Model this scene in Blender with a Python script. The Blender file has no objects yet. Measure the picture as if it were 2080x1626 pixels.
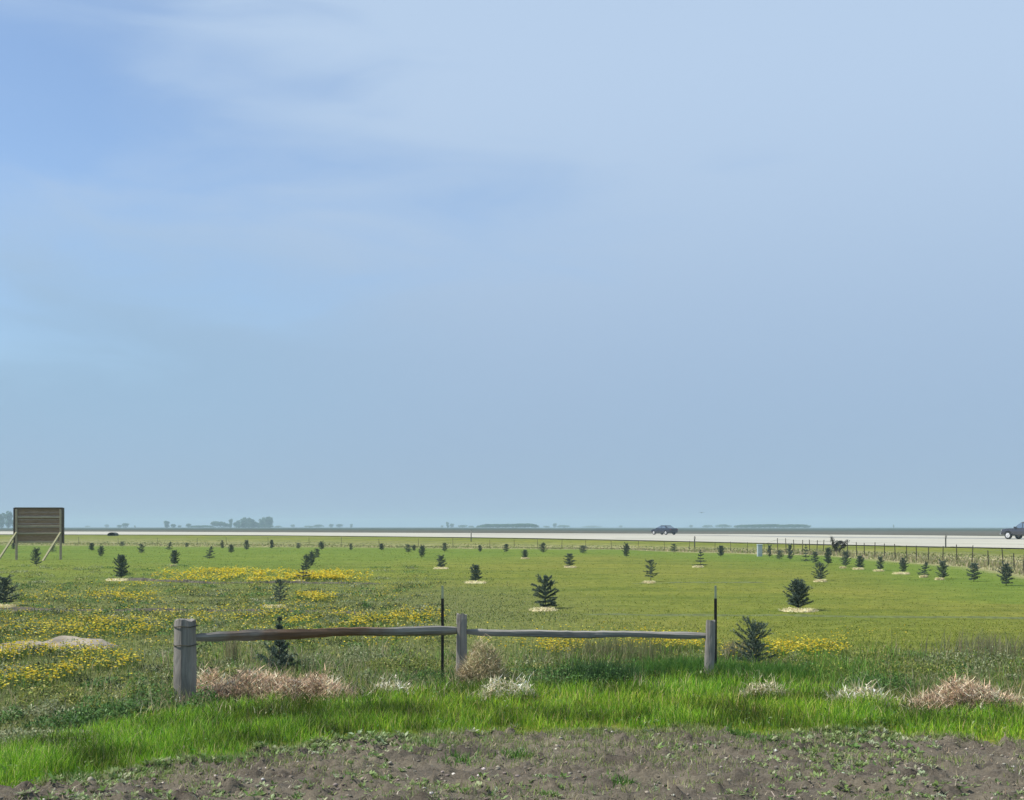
import bpy, bmesh, math, random
import numpy as np
from mathutils import Vector, Matrix

random.seed(7)
rng = np.random.default_rng(11)
scene = bpy.context.scene
COL = scene.collection
R = math.radians
PI = math.pi

# ------------------------------------------------------------------ camera geometry
F, H, HY, CX = 2600.0, 1.8, 1071.0, 1040.0      # focal length and horizon in photo pixels, eye height


def smooth(a, b, x):
    t = np.clip((np.asarray(x, float) - a) / (b - a), 0, 1)
    return t * t * (3 - 2 * t)


def zroad(X):
    return 0.82 - 0.35 * smooth(0, 35, X)


def zfield(Y):
    return 0.38 * smooth(25, 95, Y)          # the field climbs gently towards the highway


_dt = np.geomspace(3, 170, 4000)
_bt = HY + F * (H - zfield(_dt)) / _dt


def depth(b):
    return np.interp(-np.asarray(b, float), -_bt, _dt)


def gp(px, py):
    d = float(depth(py))
    return ((px - CX) * d / F, d)


def gpr(px, py):
    z = 0.6
    for _ in range(40):
        Y = F * (H - z) / (py - HY); X = (px - CX) * Y / F
        z = 0.5 * z + 0.5 * float(zroad(X))
    return (X, Y, z)


# fence line and road edges, as points on the ground
FENCE_PX = np.array([-900, 0, 600, 1040, 1242, 1400, 1540, 1659, 1819, 1974, 2078, 2300])
FENCE_D = depth(np.array([1102, 1105, 1109.5, 1113.5, 1115, 1120, 1123.5, 1126, 1137, 1148, 1162, 1190.]))
NEAR_PX = [(-900, 1086), (-300, 1086.3), (0, 1086.6), (260, 1087.2), (520, 1088.3), (780, 1090.8), (1040, 1094), (1300, 1099),
           (1560, 1105), (1820, 1110.5), (2080, 1115.5), (2500, 1125)]
FAR_PX = [(-900, 1079.6), (-300, 1079.8), (0, 1080.2), (260, 1081), (520, 1082), (780, 1083.2), (1040, 1084.3), (1300, 1085),
          (1560, 1086), (1820, 1088), (2080, 1090.5), (2500, 1095)]
NEAR_X = np.linspace(-900, 2500, 170)


def edge_line(P):
    P = np.array(P, float); y = np.interp(NEAR_X, P[:, 0], P[:, 1])
    for _ in range(20): y[1:-1] = 0.25 * y[:-2] + 0.5 * y[1:-1] + 0.25 * y[2:]
    return np.array([gpr(a, b) for a, b in zip(NEAR_X, y)])


NEAR = edge_line(NEAR_PX)
FAR = edge_line(FAR_PX)


def ray(X, Y):
    return CX + F * np.asarray(X, float) / np.maximum(np.asarray(Y, float), 1.0)


def fence_d(px):
    return np.interp(px, FENCE_PX, FENCE_D)


def near_d(px):
    return np.interp(px, NEAR_X, NEAR[:, 1])


# ------------------------------------------------------------------ noise
_lat = rng.random((256, 256))


def vnoise(x, y):
    xi = np.floor(x).astype(int); yi = np.floor(y).astype(int)
    fx = x - xi; fy = y - yi
    fx = fx * fx * (3 - 2 * fx); fy = fy * fy * (3 - 2 * fy)
    a = _lat[xi % 256, yi % 256]; b = _lat[(xi + 1) % 256, yi % 256]
    c = _lat[xi % 256, (yi + 1) % 256]; d = _lat[(xi + 1) % 256, (yi + 1) % 256]
    return (a * (1 - fx) + b * fx) * (1 - fy) + (c * (1 - fx) + d * fx) * fy


def fbm(x, y, o=4):
    s = 0; a = 0.5; t = 0
    for i in range(o):
        s = s + a * vnoise(x + 37.1 * i, y + 11.7 * i); t += a; a *= 0.5; x = x * 2.03; y = y * 2.03
    return s / t


def ground_z(X, Y):
    X = np.asarray(X, float); Y = np.asarray(Y, float)
    px = ray(X, Y)
    df = fence_d(px); dn = near_d(px)
    t = (Y - df) / np.maximum(dn - df, 1)
    z = zroad(X) * smooth(0.1, 0.92, t)
    z = np.where(Y < 3, 0, z)
    z = np.maximum(z, zfield(Y) * (1 - smooth(0.0, 0.6, t)) + z * smooth(0.0, 0.6, t))
    amp = smooth(12, 22, Y) * (1 - smooth(0.0, 0.4, t))
    z = z + amp * 0.05 * (fbm(X / 3.1, Y / 3.1, 3) - 0.5) * 2
    return z


def gz(X, Y):
    return float(ground_z(np.array([X]), np.array([Y]))[0])


# ------------------------------------------------------------------ object helpers
def tag(o, label=None, cat=None, group=None, kind=None):
    if label: o['label'] = label
    if cat: o['category'] = cat
    if group: o['group'] = group
    if kind: o['kind'] = kind
    return o


def empty(name, loc=(0, 0, 0), rz=0.0):
    o = bpy.data.objects.new(name, None); COL.objects.link(o)
    o.location = loc; o.rotation_euler = (0, 0, rz); o.empty_display_size = 0.2
    return o


def link(name, me, mat, parent=None):
    o = bpy.data.objects.new(name, me); COL.objects.link(o)
    if mat and not me.materials: me.materials.append(mat)
    if parent: o.parent = parent
    return o


def copy_tree(o, parent=None):
    c = o.copy(); COL.objects.link(c)
    if parent: c.parent = parent
    for ch in list(o.children): copy_tree(ch, c)
    return c


def np_mesh(name, V, T, col=None, smooth_shade=False):
    """V (n,3) verts, T (m,k) faces with k = 3 or 4"""
    me = bpy.data.meshes.new(name)
    V = np.asarray(V, np.float32); T = np.asarray(T, np.int32)
    me.vertices.add(len(V)); me.vertices.foreach_set('co', V.ravel())
    k = T.shape[1]
    me.loops.add(T.size); me.loops.foreach_set('vertex_index', T.ravel())
    me.polygons.add(len(T))
    me.polygons.foreach_set('loop_start', np.arange(0, T.size, k, dtype=np.int32))
    if smooth_shade: me.polygons.foreach_set('use_smooth', np.ones(len(T), bool))
    if col is not None:
        a = me.attributes.new('col', 'FLOAT_COLOR', 'POINT')
        c = np.ones((len(V), 4), np.float32); c[:, :3] = col
        a.data.foreach_set('color', c.ravel())
    me.update(calc_edges=True)
    return me


def bm_mesh(bm, name, smooth_shade=False):
    bmesh.ops.recalc_face_normals(bm, faces=bm.faces)
    me = bpy.data.meshes.new(name); bm.to_mesh(me); bm.free()
    if smooth_shade:
        for p in me.polygons: p.use_smooth = True
    return me


def add_box(bm, c, s, rot=None, bev=0.0):
    r = bmesh.ops.create_cube(bm, size=1.0)
    vs = r['verts']
    M = Matrix.Translation(c) @ (rot.to_4x4() if rot else Matrix.Identity(4)) @ Matrix.Diagonal((s[0], s[1], s[2], 1))
    bmesh.ops.transform(bm, matrix=M, verts=vs)
    if bev > 0:
        es = list({e for v in vs for e in v.link_edges})
        bmesh.ops.bevel(bm, geom=es, offset=bev, segments=2, affect='EDGES', profile=0.5)


def add_bar(bm, a, b, w, t, bev=0.0):
    a = Vector(a); b = Vector(b); d = b - a
    q = d.to_track_quat('Z', 'Y').to_matrix()
    add_box(bm, (a + b) / 2, (w, t, d.length), q, bev)


def add_tube(bm, pts, rad, n=8, jitter=0.0, cap=True):
    """tube through pts with radius per point"""
    rings = []
    P = [Vector(p) for p in pts]
    for i, p in enumerate(P):
        d = (P[min(i + 1, len(P) - 1)] - P[max(i - 1, 0)]).normalized()
        ref = Vector((0, 0, 1)) if abs(d.z) < 0.9 else Vector((1, 0, 0))
        u = d.cross(ref).normalized(); v = d.cross(u)
        r = rad[i] if hasattr(rad, '__len__') else rad
        rings.append([bm.verts.new(p + (u * math.cos(2 * PI * k / n) + v * math.sin(2 * PI * k / n)) * r *
                                   (1 + random.uniform(-jitter, jitter))) for k in range(n)])
    for a, b in zip(rings, rings[1:]):
        for k in range(n):
            bm.faces.new((a[k], a[(k + 1) % n], b[(k + 1) % n], b[k]))
    if cap:
        bm.faces.new(rings[0][::-1]); bm.faces.new(rings[-1])


def loft(bm, secs, cap=True):
    rings = [[bm.verts.new(p) for p in s] for s in secs]
    n = len(rings[0])
    for a, b in zip(rings, rings[1:]):
        for k in range(n):
            bm.faces.new((a[k], a[(k + 1) % n], b[(k + 1) % n], b[k]))
    if cap:
        bm.faces.new(rings[0][::-1]); bm.faces.new(rings[-1])


def cut(me, cutter_bm):
    """mesh minus the cutter"""
    a = bpy.data.objects.new('tmp_a', me); COL.objects.link(a)
    bmesh.ops.recalc_face_normals(cutter_bm, faces=cutter_bm.faces)
    cm = bpy.data.meshes.new('tmp_c'); cutter_bm.to_mesh(cm); cutter_bm.free()
    b = bpy.data.objects.new('tmp_b', cm); COL.objects.link(b)
    m = a.modifiers.new('b', 'BOOLEAN'); m.operation = 'DIFFERENCE'; m.object = b; m.solver = 'EXACT'
    dg = bpy.context.evaluated_depsgraph_get()
    out = bpy.data.meshes.new_from_object(a.evaluated_get(dg))
    bpy.data.objects.remove(a); bpy.data.objects.remove(b)
    return out


# ------------------------------------------------------------------ materials
class NT:
    def __init__(self, name):
        self.m = bpy.data.materials.new(name); self.m.use_nodes = True
        self.t = self.m.node_tree; self.t.nodes.clear()
        self.out = self.n('ShaderNodeOutputMaterial')

    def n(self, kind, **kw):
        nd = self.t.nodes.new(kind)
        for k, v in kw.items(): setattr(nd, k, v)
        return nd

    def l(self, a, b): self.t.links.new(a, b)

    def noise(self, scale, detail=4, rough=0.55, vec=None, dist=0.0):
        nd = self.n('ShaderNodeTexNoise'); nd.inputs['Scale'].default_value = scale
        nd.inputs['Detail'].default_value = detail; nd.inputs['Roughness'].default_value = rough
        nd.inputs['Distortion'].default_value = dist
        if vec: self.l(vec, nd.inputs['Vector'])
        return nd.outputs['Fac']

    def ramp(self, fac, stops):
        nd = self.n('ShaderNodeValToRGB'); e = nd.color_ramp.elements
        while len(e) < len(stops): e.new(0.5)
        for i, (p, c) in enumerate(stops):
            e[i].position = p; e[i].color = (*c, 1) if len(c) == 3 else c
        self.l(fac, nd.inputs['Fac'])
        return nd.outputs['Color']

    def mix(self, fac, a, b, blend='MIX'):
        nd = self.n('ShaderNodeMix', data_type='RGBA', blend_type=blend)
        for s, v in ((nd.inputs[0], fac), (nd.inputs[6], a), (nd.inputs[7], b)):
            if hasattr(v, 'node'): self.l(v, s)
            elif isinstance(v, (int, float)): s.default_value = v
            else: s.default_value = (*v, 1)
        return nd.outputs[2]

    def math(self, op, a, b=0.0, clamp=False):
        nd = self.n('ShaderNodeMath', operation=op); nd.use_clamp = clamp
        for s, v in ((nd.inputs[0], a), (nd.inputs[1], b)):
            if hasattr(v, 'node'): self.l(v, s)
            else: s.default_value = v
        return nd.outputs[0]

    def coord(self, which='Object', scale=(1, 1, 1)):
        tc = self.n('ShaderNodeTexCoord'); mp = self.n('ShaderNodeMapping')
        mp.inputs['Scale'].default_value = scale
        self.l(tc.outputs[which], mp.inputs['Vector'])
        return mp.outputs['Vector']

    def bsdf(self, color, rough=0.8, metal=0.0, spec=0.3, bump=None, bump_d=0.02, bump_s=0.6):
        b = self.n('ShaderNodeBsdfPrincipled')
        if hasattr(color, 'node'): self.l(color, b.inputs['Base Color'])
        else: b.inputs['Base Color'].default_value = (*color, 1)
        b.inputs['Roughness'].default_value = rough; b.inputs['Metallic'].default_value = metal
        b.inputs['Specular IOR Level'].default_value = spec
        if bump is not None:
            bp = self.n('ShaderNodeBump'); bp.inputs['Distance'].default_value = bump_d; bp.inputs['Strength'].default_value = bump_s
            self.l(bump, bp.inputs['Height']); self.l(bp.outputs['Normal'], b.inputs['Normal'])
        self.l(b.outputs['BSDF'], self.out.inputs['Surface'])
        return b


def m_plain(name, color, rough=0.6, metal=0.0, spec=0.4, var=0.25, scale=8.0):
    t = NT(name); v = t.coord()
    n = t.noise(scale, 4, 0.6, v)
    c = t.ramp(n, [(0.3, tuple(x * (1 - var) for x in color)), (0.7, tuple(min(1, x * (1 + var)) for x in color))])
    t.bsdf(c, rough, metal, spec)
    return t.m


def m_leaf(name, transl=0.35, rough=0.6, spec=0.25):
    t = NT(name)
    a = t.n('ShaderNodeAttribute', attribute_name='col')
    d = t.n('ShaderNodeBsdfPrincipled'); d.inputs['Roughness'].default_value = rough; d.inputs['Specular IOR Level'].default_value = spec
    tr = t.n('ShaderNodeBsdfTranslucent')
    t.l(a.outputs['Color'], d.inputs['Base Color']); t.l(a.outputs['Color'], tr.inputs['Color'])
    mx = t.n('ShaderNodeMixShader'); mx.inputs[0].default_value = transl
    t.l(d.outputs['BSDF'], mx.inputs[1]); t.l(tr.outputs['BSDF'], mx.inputs[2])
    t.l(mx.outputs[0], t.out.inputs['Surface'])
    return t.m


def m_wood(name, dark, light, axis_scale, brown=None, brown_range=None):
    t = NT(name); v = t.coord('Object', axis_scale)
    n = t.noise(6, 8, 0.65, v, 0.6)
    v2 = t.coord('Object'); n2 = t.noise(3.5, 3, 0.5, v2)
    c = t.ramp(n, [(0.28, dark), (0.5, tuple((a + b) / 2 for a, b in zip(dark, light))), (0.72, light)])
    c = t.mix(t.math('MULTIPLY', n2, 0.6), c, tuple(x * 0.55 for x in light))
    if brown:
        sep = t.n('ShaderNodeSeparateXYZ'); t.l(t.coord('Object'), sep.inputs[0])
        x = t.math('ADD', sep.outputs[0], t.math('MULTIPLY', t.math('SUBTRACT', n2, 0.5), 1.6))
        up = t.n('ShaderNodeMapRange', interpolation_type='SMOOTHSTEP'); t.l(x, up.inputs[0])
        up.inputs[1].default_value, up.inputs[2].default_value = brown_range[0], brown_range[1]
        dn = t.n('ShaderNodeMapRange', interpolation_type='SMOOTHSTEP'); t.l(x, dn.inputs[0])
        dn.inputs[1].default_value, dn.inputs[2].default_value = brown_range[3], brown_range[2]
        f = t.math('MULTIPLY', up.outputs[0], dn.outputs[0])
        cb = t.ramp(n, [(0.3, tuple(x * 0.35 for x in brown)), (0.7, brown)])
        c = t.mix(t.math('MULTIPLY', f, 0.9), c, cb)
    t.bsdf(c, 0.85, 0, 0.2, n, 0.012, 0.9)
    return t.m


M = {}
M['grass'] = m_leaf('grass_blade', 0.40)
M['weed'] = m_leaf('weed_leaf', 0.30)
M['dry'] = m_leaf('dry_stalk', 0.25, 0.8, 0.1)
M['petal'] = m_leaf('yellow_petal', 0.35, 0.7, 0.1)
M['needle'] = m_leaf('spruce_needle', 0.10, 0.6, 0.3)
M['far_leaf'] = m_leaf('far_leaf', 0.2, 0.8, 0.1)
M['bark'] = m_plain('bark', (0.09, 0.065, 0.045), 0.9, var=0.4, scale=20)
M['steel'] = m_plain('dark_steel', (0.012, 0.012, 0.013), 0.55, 0.3, var=0.3)
M['steel_tip'] = m_plain('pale_paint', (0.26, 0.30, 0.20), 0.6, var=0.15)
M['rust_post'] = m_plain('weathered_fence_post', (0.045, 0.042, 0.022), 0.8, 0.1, var=0.4)
M['wire'] = m_plain('wire', (0.14, 0.14, 0.12), 0.6, 0.4)
M['asphalt_dark'] = m_plain('dark_joint', (0.20, 0.20, 0.18), 0.9, var=0.2, scale=1.0)
M['mulch'] = m_plain('straw_mulch', (0.56, 0.50, 0.27), 0.95, var=0.22, scale=22)
M['box_paint'] = m_plain('pale_grey_paint', (0.36, 0.42, 0.44), 0.5, var=0.08)
M['concrete'] = m_plain('grey_concrete', (0.07, 0.075, 0.06), 0.9)
M['shrub'] = m_leaf('dark_shrub', 0.1)
M['car'] = m_plain('black_blue_paint', (0.012, 0.013, 0.022), 0.22, 0.0, 0.7, var=0.1)
M['car2'] = m_plain('dark_grey_paint', (0.045, 0.045, 0.055), 0.25, 0.3, 0.7, var=0.1)
M['glass'] = m_plain('tinted_glass', (0.30, 0.35, 0.36), 0.08, 0.85, 1.0, var=0.05)
M['tyre'] = m_plain('tyre_rubber', (0.012, 0.012, 0.012), 0.9)
M['rim'] = m_plain('alloy_rim', (0.62, 0.62, 0.62), 0.5, 0.3, var=0.05)
M['lens_red'] = m_plain('red_lens', (0.20, 0.01, 0.01), 0.2, var=0.1)
M['lens_clear'] = m_plain('clear_lens', (0.6, 0.62, 0.62), 0.15, var=0.05)
M['chrome'] = m_plain('chrome', (0.5, 0.5, 0.52), 0.2, 0.9, var=0.05)
M['feather'] = m_plain('dark_feather', (0.04, 0.04, 0.045), 0.9)
M['reflector'] = m_plain('reflector', (0.45, 0.40, 0.36), 0.4)
M['marker'] = m_plain('marker_steel', (0.07, 0.075, 0.065), 0.7, 0.2)
M['post_round'] = m_wood('grey_round_post', (0.036, 0.033, 0.030), (0.34, 0.315, 0.28), (2.4, 2.4, 0.22))
M['post_split'] = m_wood('grey_split_post', (0.045, 0.041, 0.037), (0.36, 0.335, 0.30), (2.6, 2.6, 0.22))
M['rail'] = m_wood('grey_split_rail', (0.045, 0.042, 0.04), (0.38, 0.365, 0.33), (0.16, 3.0, 3.0))
M['rail_brown'] = m_wood('brown_stained_rail', (0.045, 0.042, 0.04), (0.36, 0.345, 0.31), (0.16, 3.0, 3.0),
                         brown=(0.19, 0.105, 0.055), brown_range=(0.1, 1.3, 1.7, 2.7))
M['board'] = m_wood('weathered_board', (0.17, 0.105, 0.062), (0.36, 0.24, 0.15), (0.5, 3, 3))
M['batten'] = m_wood('grey_batten', (0.23, 0.19, 0.13), (0.46, 0.39, 0.28), (0.5, 4, 4))
M['timber'] = m_wood('pale_timber', (0.17, 0.16, 0.09), (0.35, 0.34, 0.20), (4, 4, 0.6))
M['timber_dark'] = m_wood('dark_timber', (0.07, 0.06, 0.05), (0.16, 0.13, 0.10), (4, 4, 0.6))

# ground: mown field, tan verge, far fields
t = NT('field_ground'); v = t.coord('Object')
a_dry = t.n('ShaderNodeAttribute', attribute_name='dry').outputs['Fac']
a_far = t.n('ShaderNodeAttribute', attribute_name='far').outputs['Fac']
a_weed = t.n('ShaderNodeAttribute', attribute_name='weedy').outputs['Fac']
n_big = t.noise(0.12, 5, 0.6, v); n_mid = t.noise(0.9, 6, 0.65, v); n_fine = t.noise(9, 6, 0.7, v)
c1 = t.ramp(n_mid, [(0.25, (0.080, 0.098, 0.012)), (0.5, (0.138, 0.156, 0.020)), (0.75, (0.212, 0.212, 0.040))])
c2 = t.ramp(n_big, [(0.34, (0.078, 0.122, 0.012)), (0.5, (0.136, 0.156, 0.020)), (0.66, (0.208, 0.192, 0.036))])
c = t.mix(0.5, c1, c2)
cf = t.ramp(n_fine, [(0.25, (0.045, 0.060, 0.010)), (0.55, (0.122, 0.148, 0.022)), (0.8, (0.24, 0.245, 0.06))])
c = t.mix(0.38, c, cf)
n_m2 = t.noise(2.6, 6, 0.7, v, 0.5)
c = t.mix(0.75, c, t.ramp(n_m2, [(0.30, (0.45, 0.50, 0.42)), (0.5, (1.0, 1.0, 1.0)), (0.68, (1.38, 1.3, 1.4))]), 'MULTIPLY')
cw = t.ramp(n_fine, [(0.32, (0.022, 0.027, 0.012)), (0.5, (0.095, 0.112, 0.034)), (0.74, (0.25, 0.245, 0.11))])
n_s = t.noise(1.0, 5, 0.6, t.coord('Object', (0.05, 0.45, 1)), 0.4)
c = t.mix(0.8, c, t.ramp(n_s, [(0.32, (0.66, 0.74, 0.6)), (0.5, (1.0, 1.0, 1.0)), (0.68, (1.22, 1.12, 1.1))]), 'MULTIPLY')
a_lush = t.n('ShaderNodeAttribute', attribute_name='lush').outputs['Fac']
c = t.mix(t.math('MULTIPLY', a_lush, 0.6), c, t.ramp(n_mid, [(0.3, (0.065, 0.125, 0.012)), (0.7, (0.115, 0.185, 0.024))]))
c = t.mix(t.math('MULTIPLY', a_weed, 0.75), c, cw)
cd = t.ramp(n_mid, [(0.25, (0.17, 0.18, 0.07)), (0.5, (0.27, 0.245, 0.125)), (0.8, (0.37, 0.325, 0.185))])
dn = t.math('MULTIPLY', a_dry, t.math('ADD', t.math('MULTIPLY', n_mid, 1.3), 0.45), True)
c = t.mix(dn, c, cd)
vs = t.coord('Object', (0.004, 0.02, 1)); n_st = t.noise(1.0, 4, 0.6, vs)
cx = t.ramp(n_st, [(0.35, (0.040, 0.055, 0.020)), (0.47, (0.075, 0.070, 0.050)), (0.6, (0.090, 0.082, 0.062)), (0.72, (0.05, 0.06, 0.025))])
c = t.mix(a_far, c, cx)
c = t.mix(t.math('MULTIPLY', t.n('ShaderNodeAttribute', attribute_name='crop').outputs['Fac'], 0.85), c, (0.022, 0.036, 0.016))
c = t.mix(t.math('MULTIPLY', t.n('ShaderNodeAttribute', attribute_name='dark_band').outputs['Fac'], 0.8), c, (0.055, 0.05, 0.034))
t.bsdf(c, 0.95, 0, 0.1, n_fine, 0.05, 0.7); M['field'] = t.m

t = NT('bare_soil'); v = t.coord('Object')
n1 = t.noise(1.3, 6, 0.6, v); n2 = t.noise(14, 8, 0.7, v); n3 = t.noise(60, 4, 0.6, v)
c = t.ramp(n1, [(0.28, (0.052, 0.045, 0.036)), (0.5, (0.112, 0.097, 0.070)), (0.72, (0.21, 0.187, 0.130))])
c = t.mix(0.55, c, t.ramp(n2, [(0.3, (0.055, 0.047, 0.036)), (0.55, (0.132, 0.113, 0.083)), (0.75, (0.26, 0.225, 0.165))]))
n4 = t.noise(1.0, 5, 0.62, t.coord('Object', (0.9, 2.4, 1)), 0.8)
c = t.mix(0.85, c, t.ramp(n4, [(0.36, (0.22, 0.205, 0.21)), (0.48, (0.82, 0.82, 0.82)), (0.60, (1.15, 1.15, 1.1)), (0.72, (1.35, 1.32, 1.2))]), 'MULTIPLY')
c = t.mix(0.3, c, t.ramp(n3, [(0.35, (0.06, 0.05, 0.04)), (0.7, (0.22, 0.19, 0.15))]))
t.bsdf(c, 0.95, 0, 0.15, n2, 0.03, 1.0); M['soil'] = t.m

t = NT('concrete_road'); v = t.coord('Object', (0.06, 0.35, 1))
n1 = t.noise(1.2, 5, 0.6, v); n2 = t.noise(0.8, 4, 0.6, t.coord('Object'))
c = t.ramp(n1, [(0.3, (0.27, 0.26, 0.205)), (0.55, (0.36, 0.345, 0.275)), (0.75, (0.42, 0.40, 0.33))])
c = t.mix(0.25, c, t.ramp(n2, [(0.3, (0.33, 0.32, 0.26)), (0.7, (0.52, 0.50, 0.43))]))
t.bsdf(c, 0.9, 0, 0.2); M['road'] = t.m

# ------------------------------------------------------------------ ground sheet
def axis(parts):
    out = []
    for a, b, s in parts: out += list(np.arange(a, b, s))
    return np.array(out)


ys = np.concatenate([axis([(-12, 42, 0.45), (42, 130, 1.0), (130, 320, 2.5)]), np.geomspace(320, 2900, 34)])
xs_in = np.arange(-70, 70.01, 0.7)
xo = np.geomspace(71, 1560, 30)
xs = np.concatenate([-xo[::-1], xs_in, xo])
GX, GY = np.meshgrid(xs, ys)
GZ = ground_z(GX, GY)
px = ray(GX, GY); tt = (GY - fence_d(px)) / np.maximum(near_d(px) - fence_d(px), 1)
# just under the road sheets the ground dips a little
GZ = GZ - 0.05 * smooth(0.97, 1.0, tt) * (1 - smooth(1.0, 1.2, (GY / np.interp(px, NEAR_X, FAR[:, 1]))))
V = np.stack([GX, GY, GZ], -1).reshape(-1, 3)
ny, nx = GX.shape
I = np.arange(ny * nx).reshape(ny, nx)
Q = np.stack([I[:-1, :-1], I[:-1, 1:], I[1:, 1:], I[1:, :-1]], -1).reshape(-1, 4)
me = np_mesh('ground', V, Q, smooth_shade=True)


def attr(me, name, arr):
    a = me.attributes.new(name, 'FLOAT', 'POINT'); a.data.foreach_set('value', np.asarray(arr, np.float32).ravel())


dry = smooth(-0.25, -0.05, tt) * (1 - smooth(0.35, 0.70, tt)) * (GY > 20) * (0.45 + 0.55 * smooth(800, 1500, px))
far = smooth(1.05, 1.2, tt) * (GY > 20)
weedy = smooth(15, 17, GY) * (1 - smooth(30, 46, GY)) * (1 - smooth(-1.0, 5.0, GX + 0.10 * GY - 2.0)) + \
    0.8 * smooth(12.5, 14.5, GY) * (1 - smooth(17.5, 20, GY)) + smooth(8.5, 10, GY) * (1 - smooth(-2.5, -1.0, GX)) * (GY < 16)
attr(me, 'lush', smooth(-1.6, -0.5, tt) * (1 - smooth(-0.2, -0.05, tt)) * (GY > 30))
attr(me, 'crop', smooth(330, 560, GY))
fd_ = GY - np.interp(px, NEAR_X, FAR[:, 1])
attr(me, 'dark_band', smooth(-1, 2, fd_) * (1 - smooth(14, 34, fd_)))  # darker brown ground band just beyond the far road edge
attr(me, 'dry', dry); attr(me, 'far', far); attr(me, 'weedy', np.clip(weedy, 0, 1))
tag(link('ground', me, M['field']), 'wide flat green field of mown grass reaching the horizon', 'ground', kind='structure')

# ------------------------------------------------------------------ road
def road_sheet(name, P0, P1, mat, dz, rows):
    """sheet between two edge lines, lying on the highway surface"""
    q = np.linspace(0, 1, rows + 1)[None, :, None]
    D = P0[:, None, :] * (1 - q) + P1[:, None, :] * q
    D[..., 2] = zroad(D[..., 0]) + dz
    Ii = np.arange(D.shape[0] * D.shape[1]).reshape(D.shape[:2])
    Qq = np.stack([Ii[:-1, :-1], Ii[1:, :-1], Ii[1:, 1:], Ii[:-1, 1:]], -1).reshape(-1, 4)
    return link(name, np_mesh(name, D.reshape(-1, 3), Qq, smooth_shade=True), mat)


tag(road_sheet('road', NEAR, FAR, M['road'], 0.05, 24), 'pale concrete highway crossing the plain beyond the field', 'road', kind='structure')


def road_line(P, th):
    P = np.array(P, float); xq = np.linspace(P[0, 0], P[-1, 0], 90); y = np.interp(xq, P[:, 0], P[:, 1])
    for _ in range(10): y[1:-1] = 0.25 * y[:-2] + 0.5 * y[1:-1] + 0.25 * y[2:]
    wv = th * np.minimum(1, (xq - P[0, 0]) / 300 + 0.25)
    return np.array([gpr(a, b + c) for a, b, c in zip(xq, y, wv)]), np.array([gpr(a, b - c) for a, b, c in zip(xq, y, wv)])


A_, B_ = road_line([(1380, 1088.2), (1560, 1090.6), (1700, 1092.6), (1860, 1094), (2080, 1095.6), (2500, 1099.5)], 0.9)
tag(road_sheet('median', A_, B_, M['asphalt_dark'], 0.062, 3), kind='structure')
A_, B_ = road_line([(1250, 1094.6), (1560, 1099.4), (1820, 1103.6), (2080, 1106.8), (2500, 1114)], 0.6)
tag(road_sheet('road_shoulder', A_, B_, m_plain('worn_shoulder', (0.36, 0.36, 0.28), 0.9, var=0.1, scale=1.0), 0.062, 3), kind='structure')
A_, B_ = road_line([(900, 1087.2), (1100, 1087.6), (1330, 1087.6), (1480, 1088.4)], 0.5)
tag(road_sheet('lane_joint', A_, B_, m_plain('worn_joint', (0.30, 0.27, 0.22), 0.9, var=0.1, scale=1.0), 0.062, 3), kind='structure')

# ------------------------------------------------------------------ bare dirt in the foreground
DB_PX = np.array([(-700, 1690), (-300, 1650), (0, 1606), (120, 1592), (250, 1570), (400, 1545), (540, 1528), (700, 1500), (1000, 1486), (1250, 1484),
                  (1500, 1486), (1800, 1492), (2080, 1510), (2500, 1535), (3000, 1560)], float)
DBW = np.array([gp(a, b + 10) for a, b in DB_PX])


def dirt_edge(X):
    return np.interp(X, DBW[:, 0], DBW[:, 1])


dx = np.arange(-8.0, 9.0, 0.03); sy = np.linspace(0, 1, 230)
DX, S = np.meshgrid(dx, sy)
edge = dirt_edge(DX) + 0.25 * (fbm(DX * 2.2, DX * 0 + 3.3, 4) - 0.5) + 0.12
DY = 3.5 + S ** 0.8 * (edge - 3.5)
DZ = 0.022 + 0.055 * (fbm(DX * 1.3, DY * 1.6, 4) - 0.42) + 0.045 * (fbm(DX * 5, DY * 7, 4) - 0.45) + 0.03 * smooth(0.52, 0.56, fbm(DX * 1.9 + 7, DY * 3.1, 4))
tuft = np.maximum(fbm(DX * 11 + 5, DY * 14, 3) - 0.58, 0) * 0.22 + 0.012 * (fbm(DX * 16, DY * 16, 2) - 0.5)
DZ = DZ + tuft
DZ = np.maximum(DZ, 0.012) * (1 - smooth(0.965, 1.0, S)) - 0.02 * smooth(0.97, 1.0, S)
ny, nx = DX.shape
I = np.arange(ny * nx).reshape(ny, nx)
Q = np.stack([I[:-1, :-1], I[:-1, 1:], I[1:, 1:], I[1:, :-1]], -1).reshape(-1, 4)
me = np_mesh('dirt_lot', np.stack([DX, DY, DZ], -1).reshape(-1, 3), Q, smooth_shade=True)
tag(link('dirt_lot', me, M['soil']), 'lumpy grey brown bare soil with weeds in the foreground', 'dirt', kind='structure')
_DZ = DZ; _DY = DY


def dirt_z(X, Y):
    i = np.clip(((X + 8.0) / 0.03).astype(int), 0, nx - 1)
    s = np.clip((Y - 3.5) / (edge[0][i] - 3.5), 0, 1) ** 1.25
    j = np.clip((s * 229).astype(int), 0, 229)
    return DZ[j, i]


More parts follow.
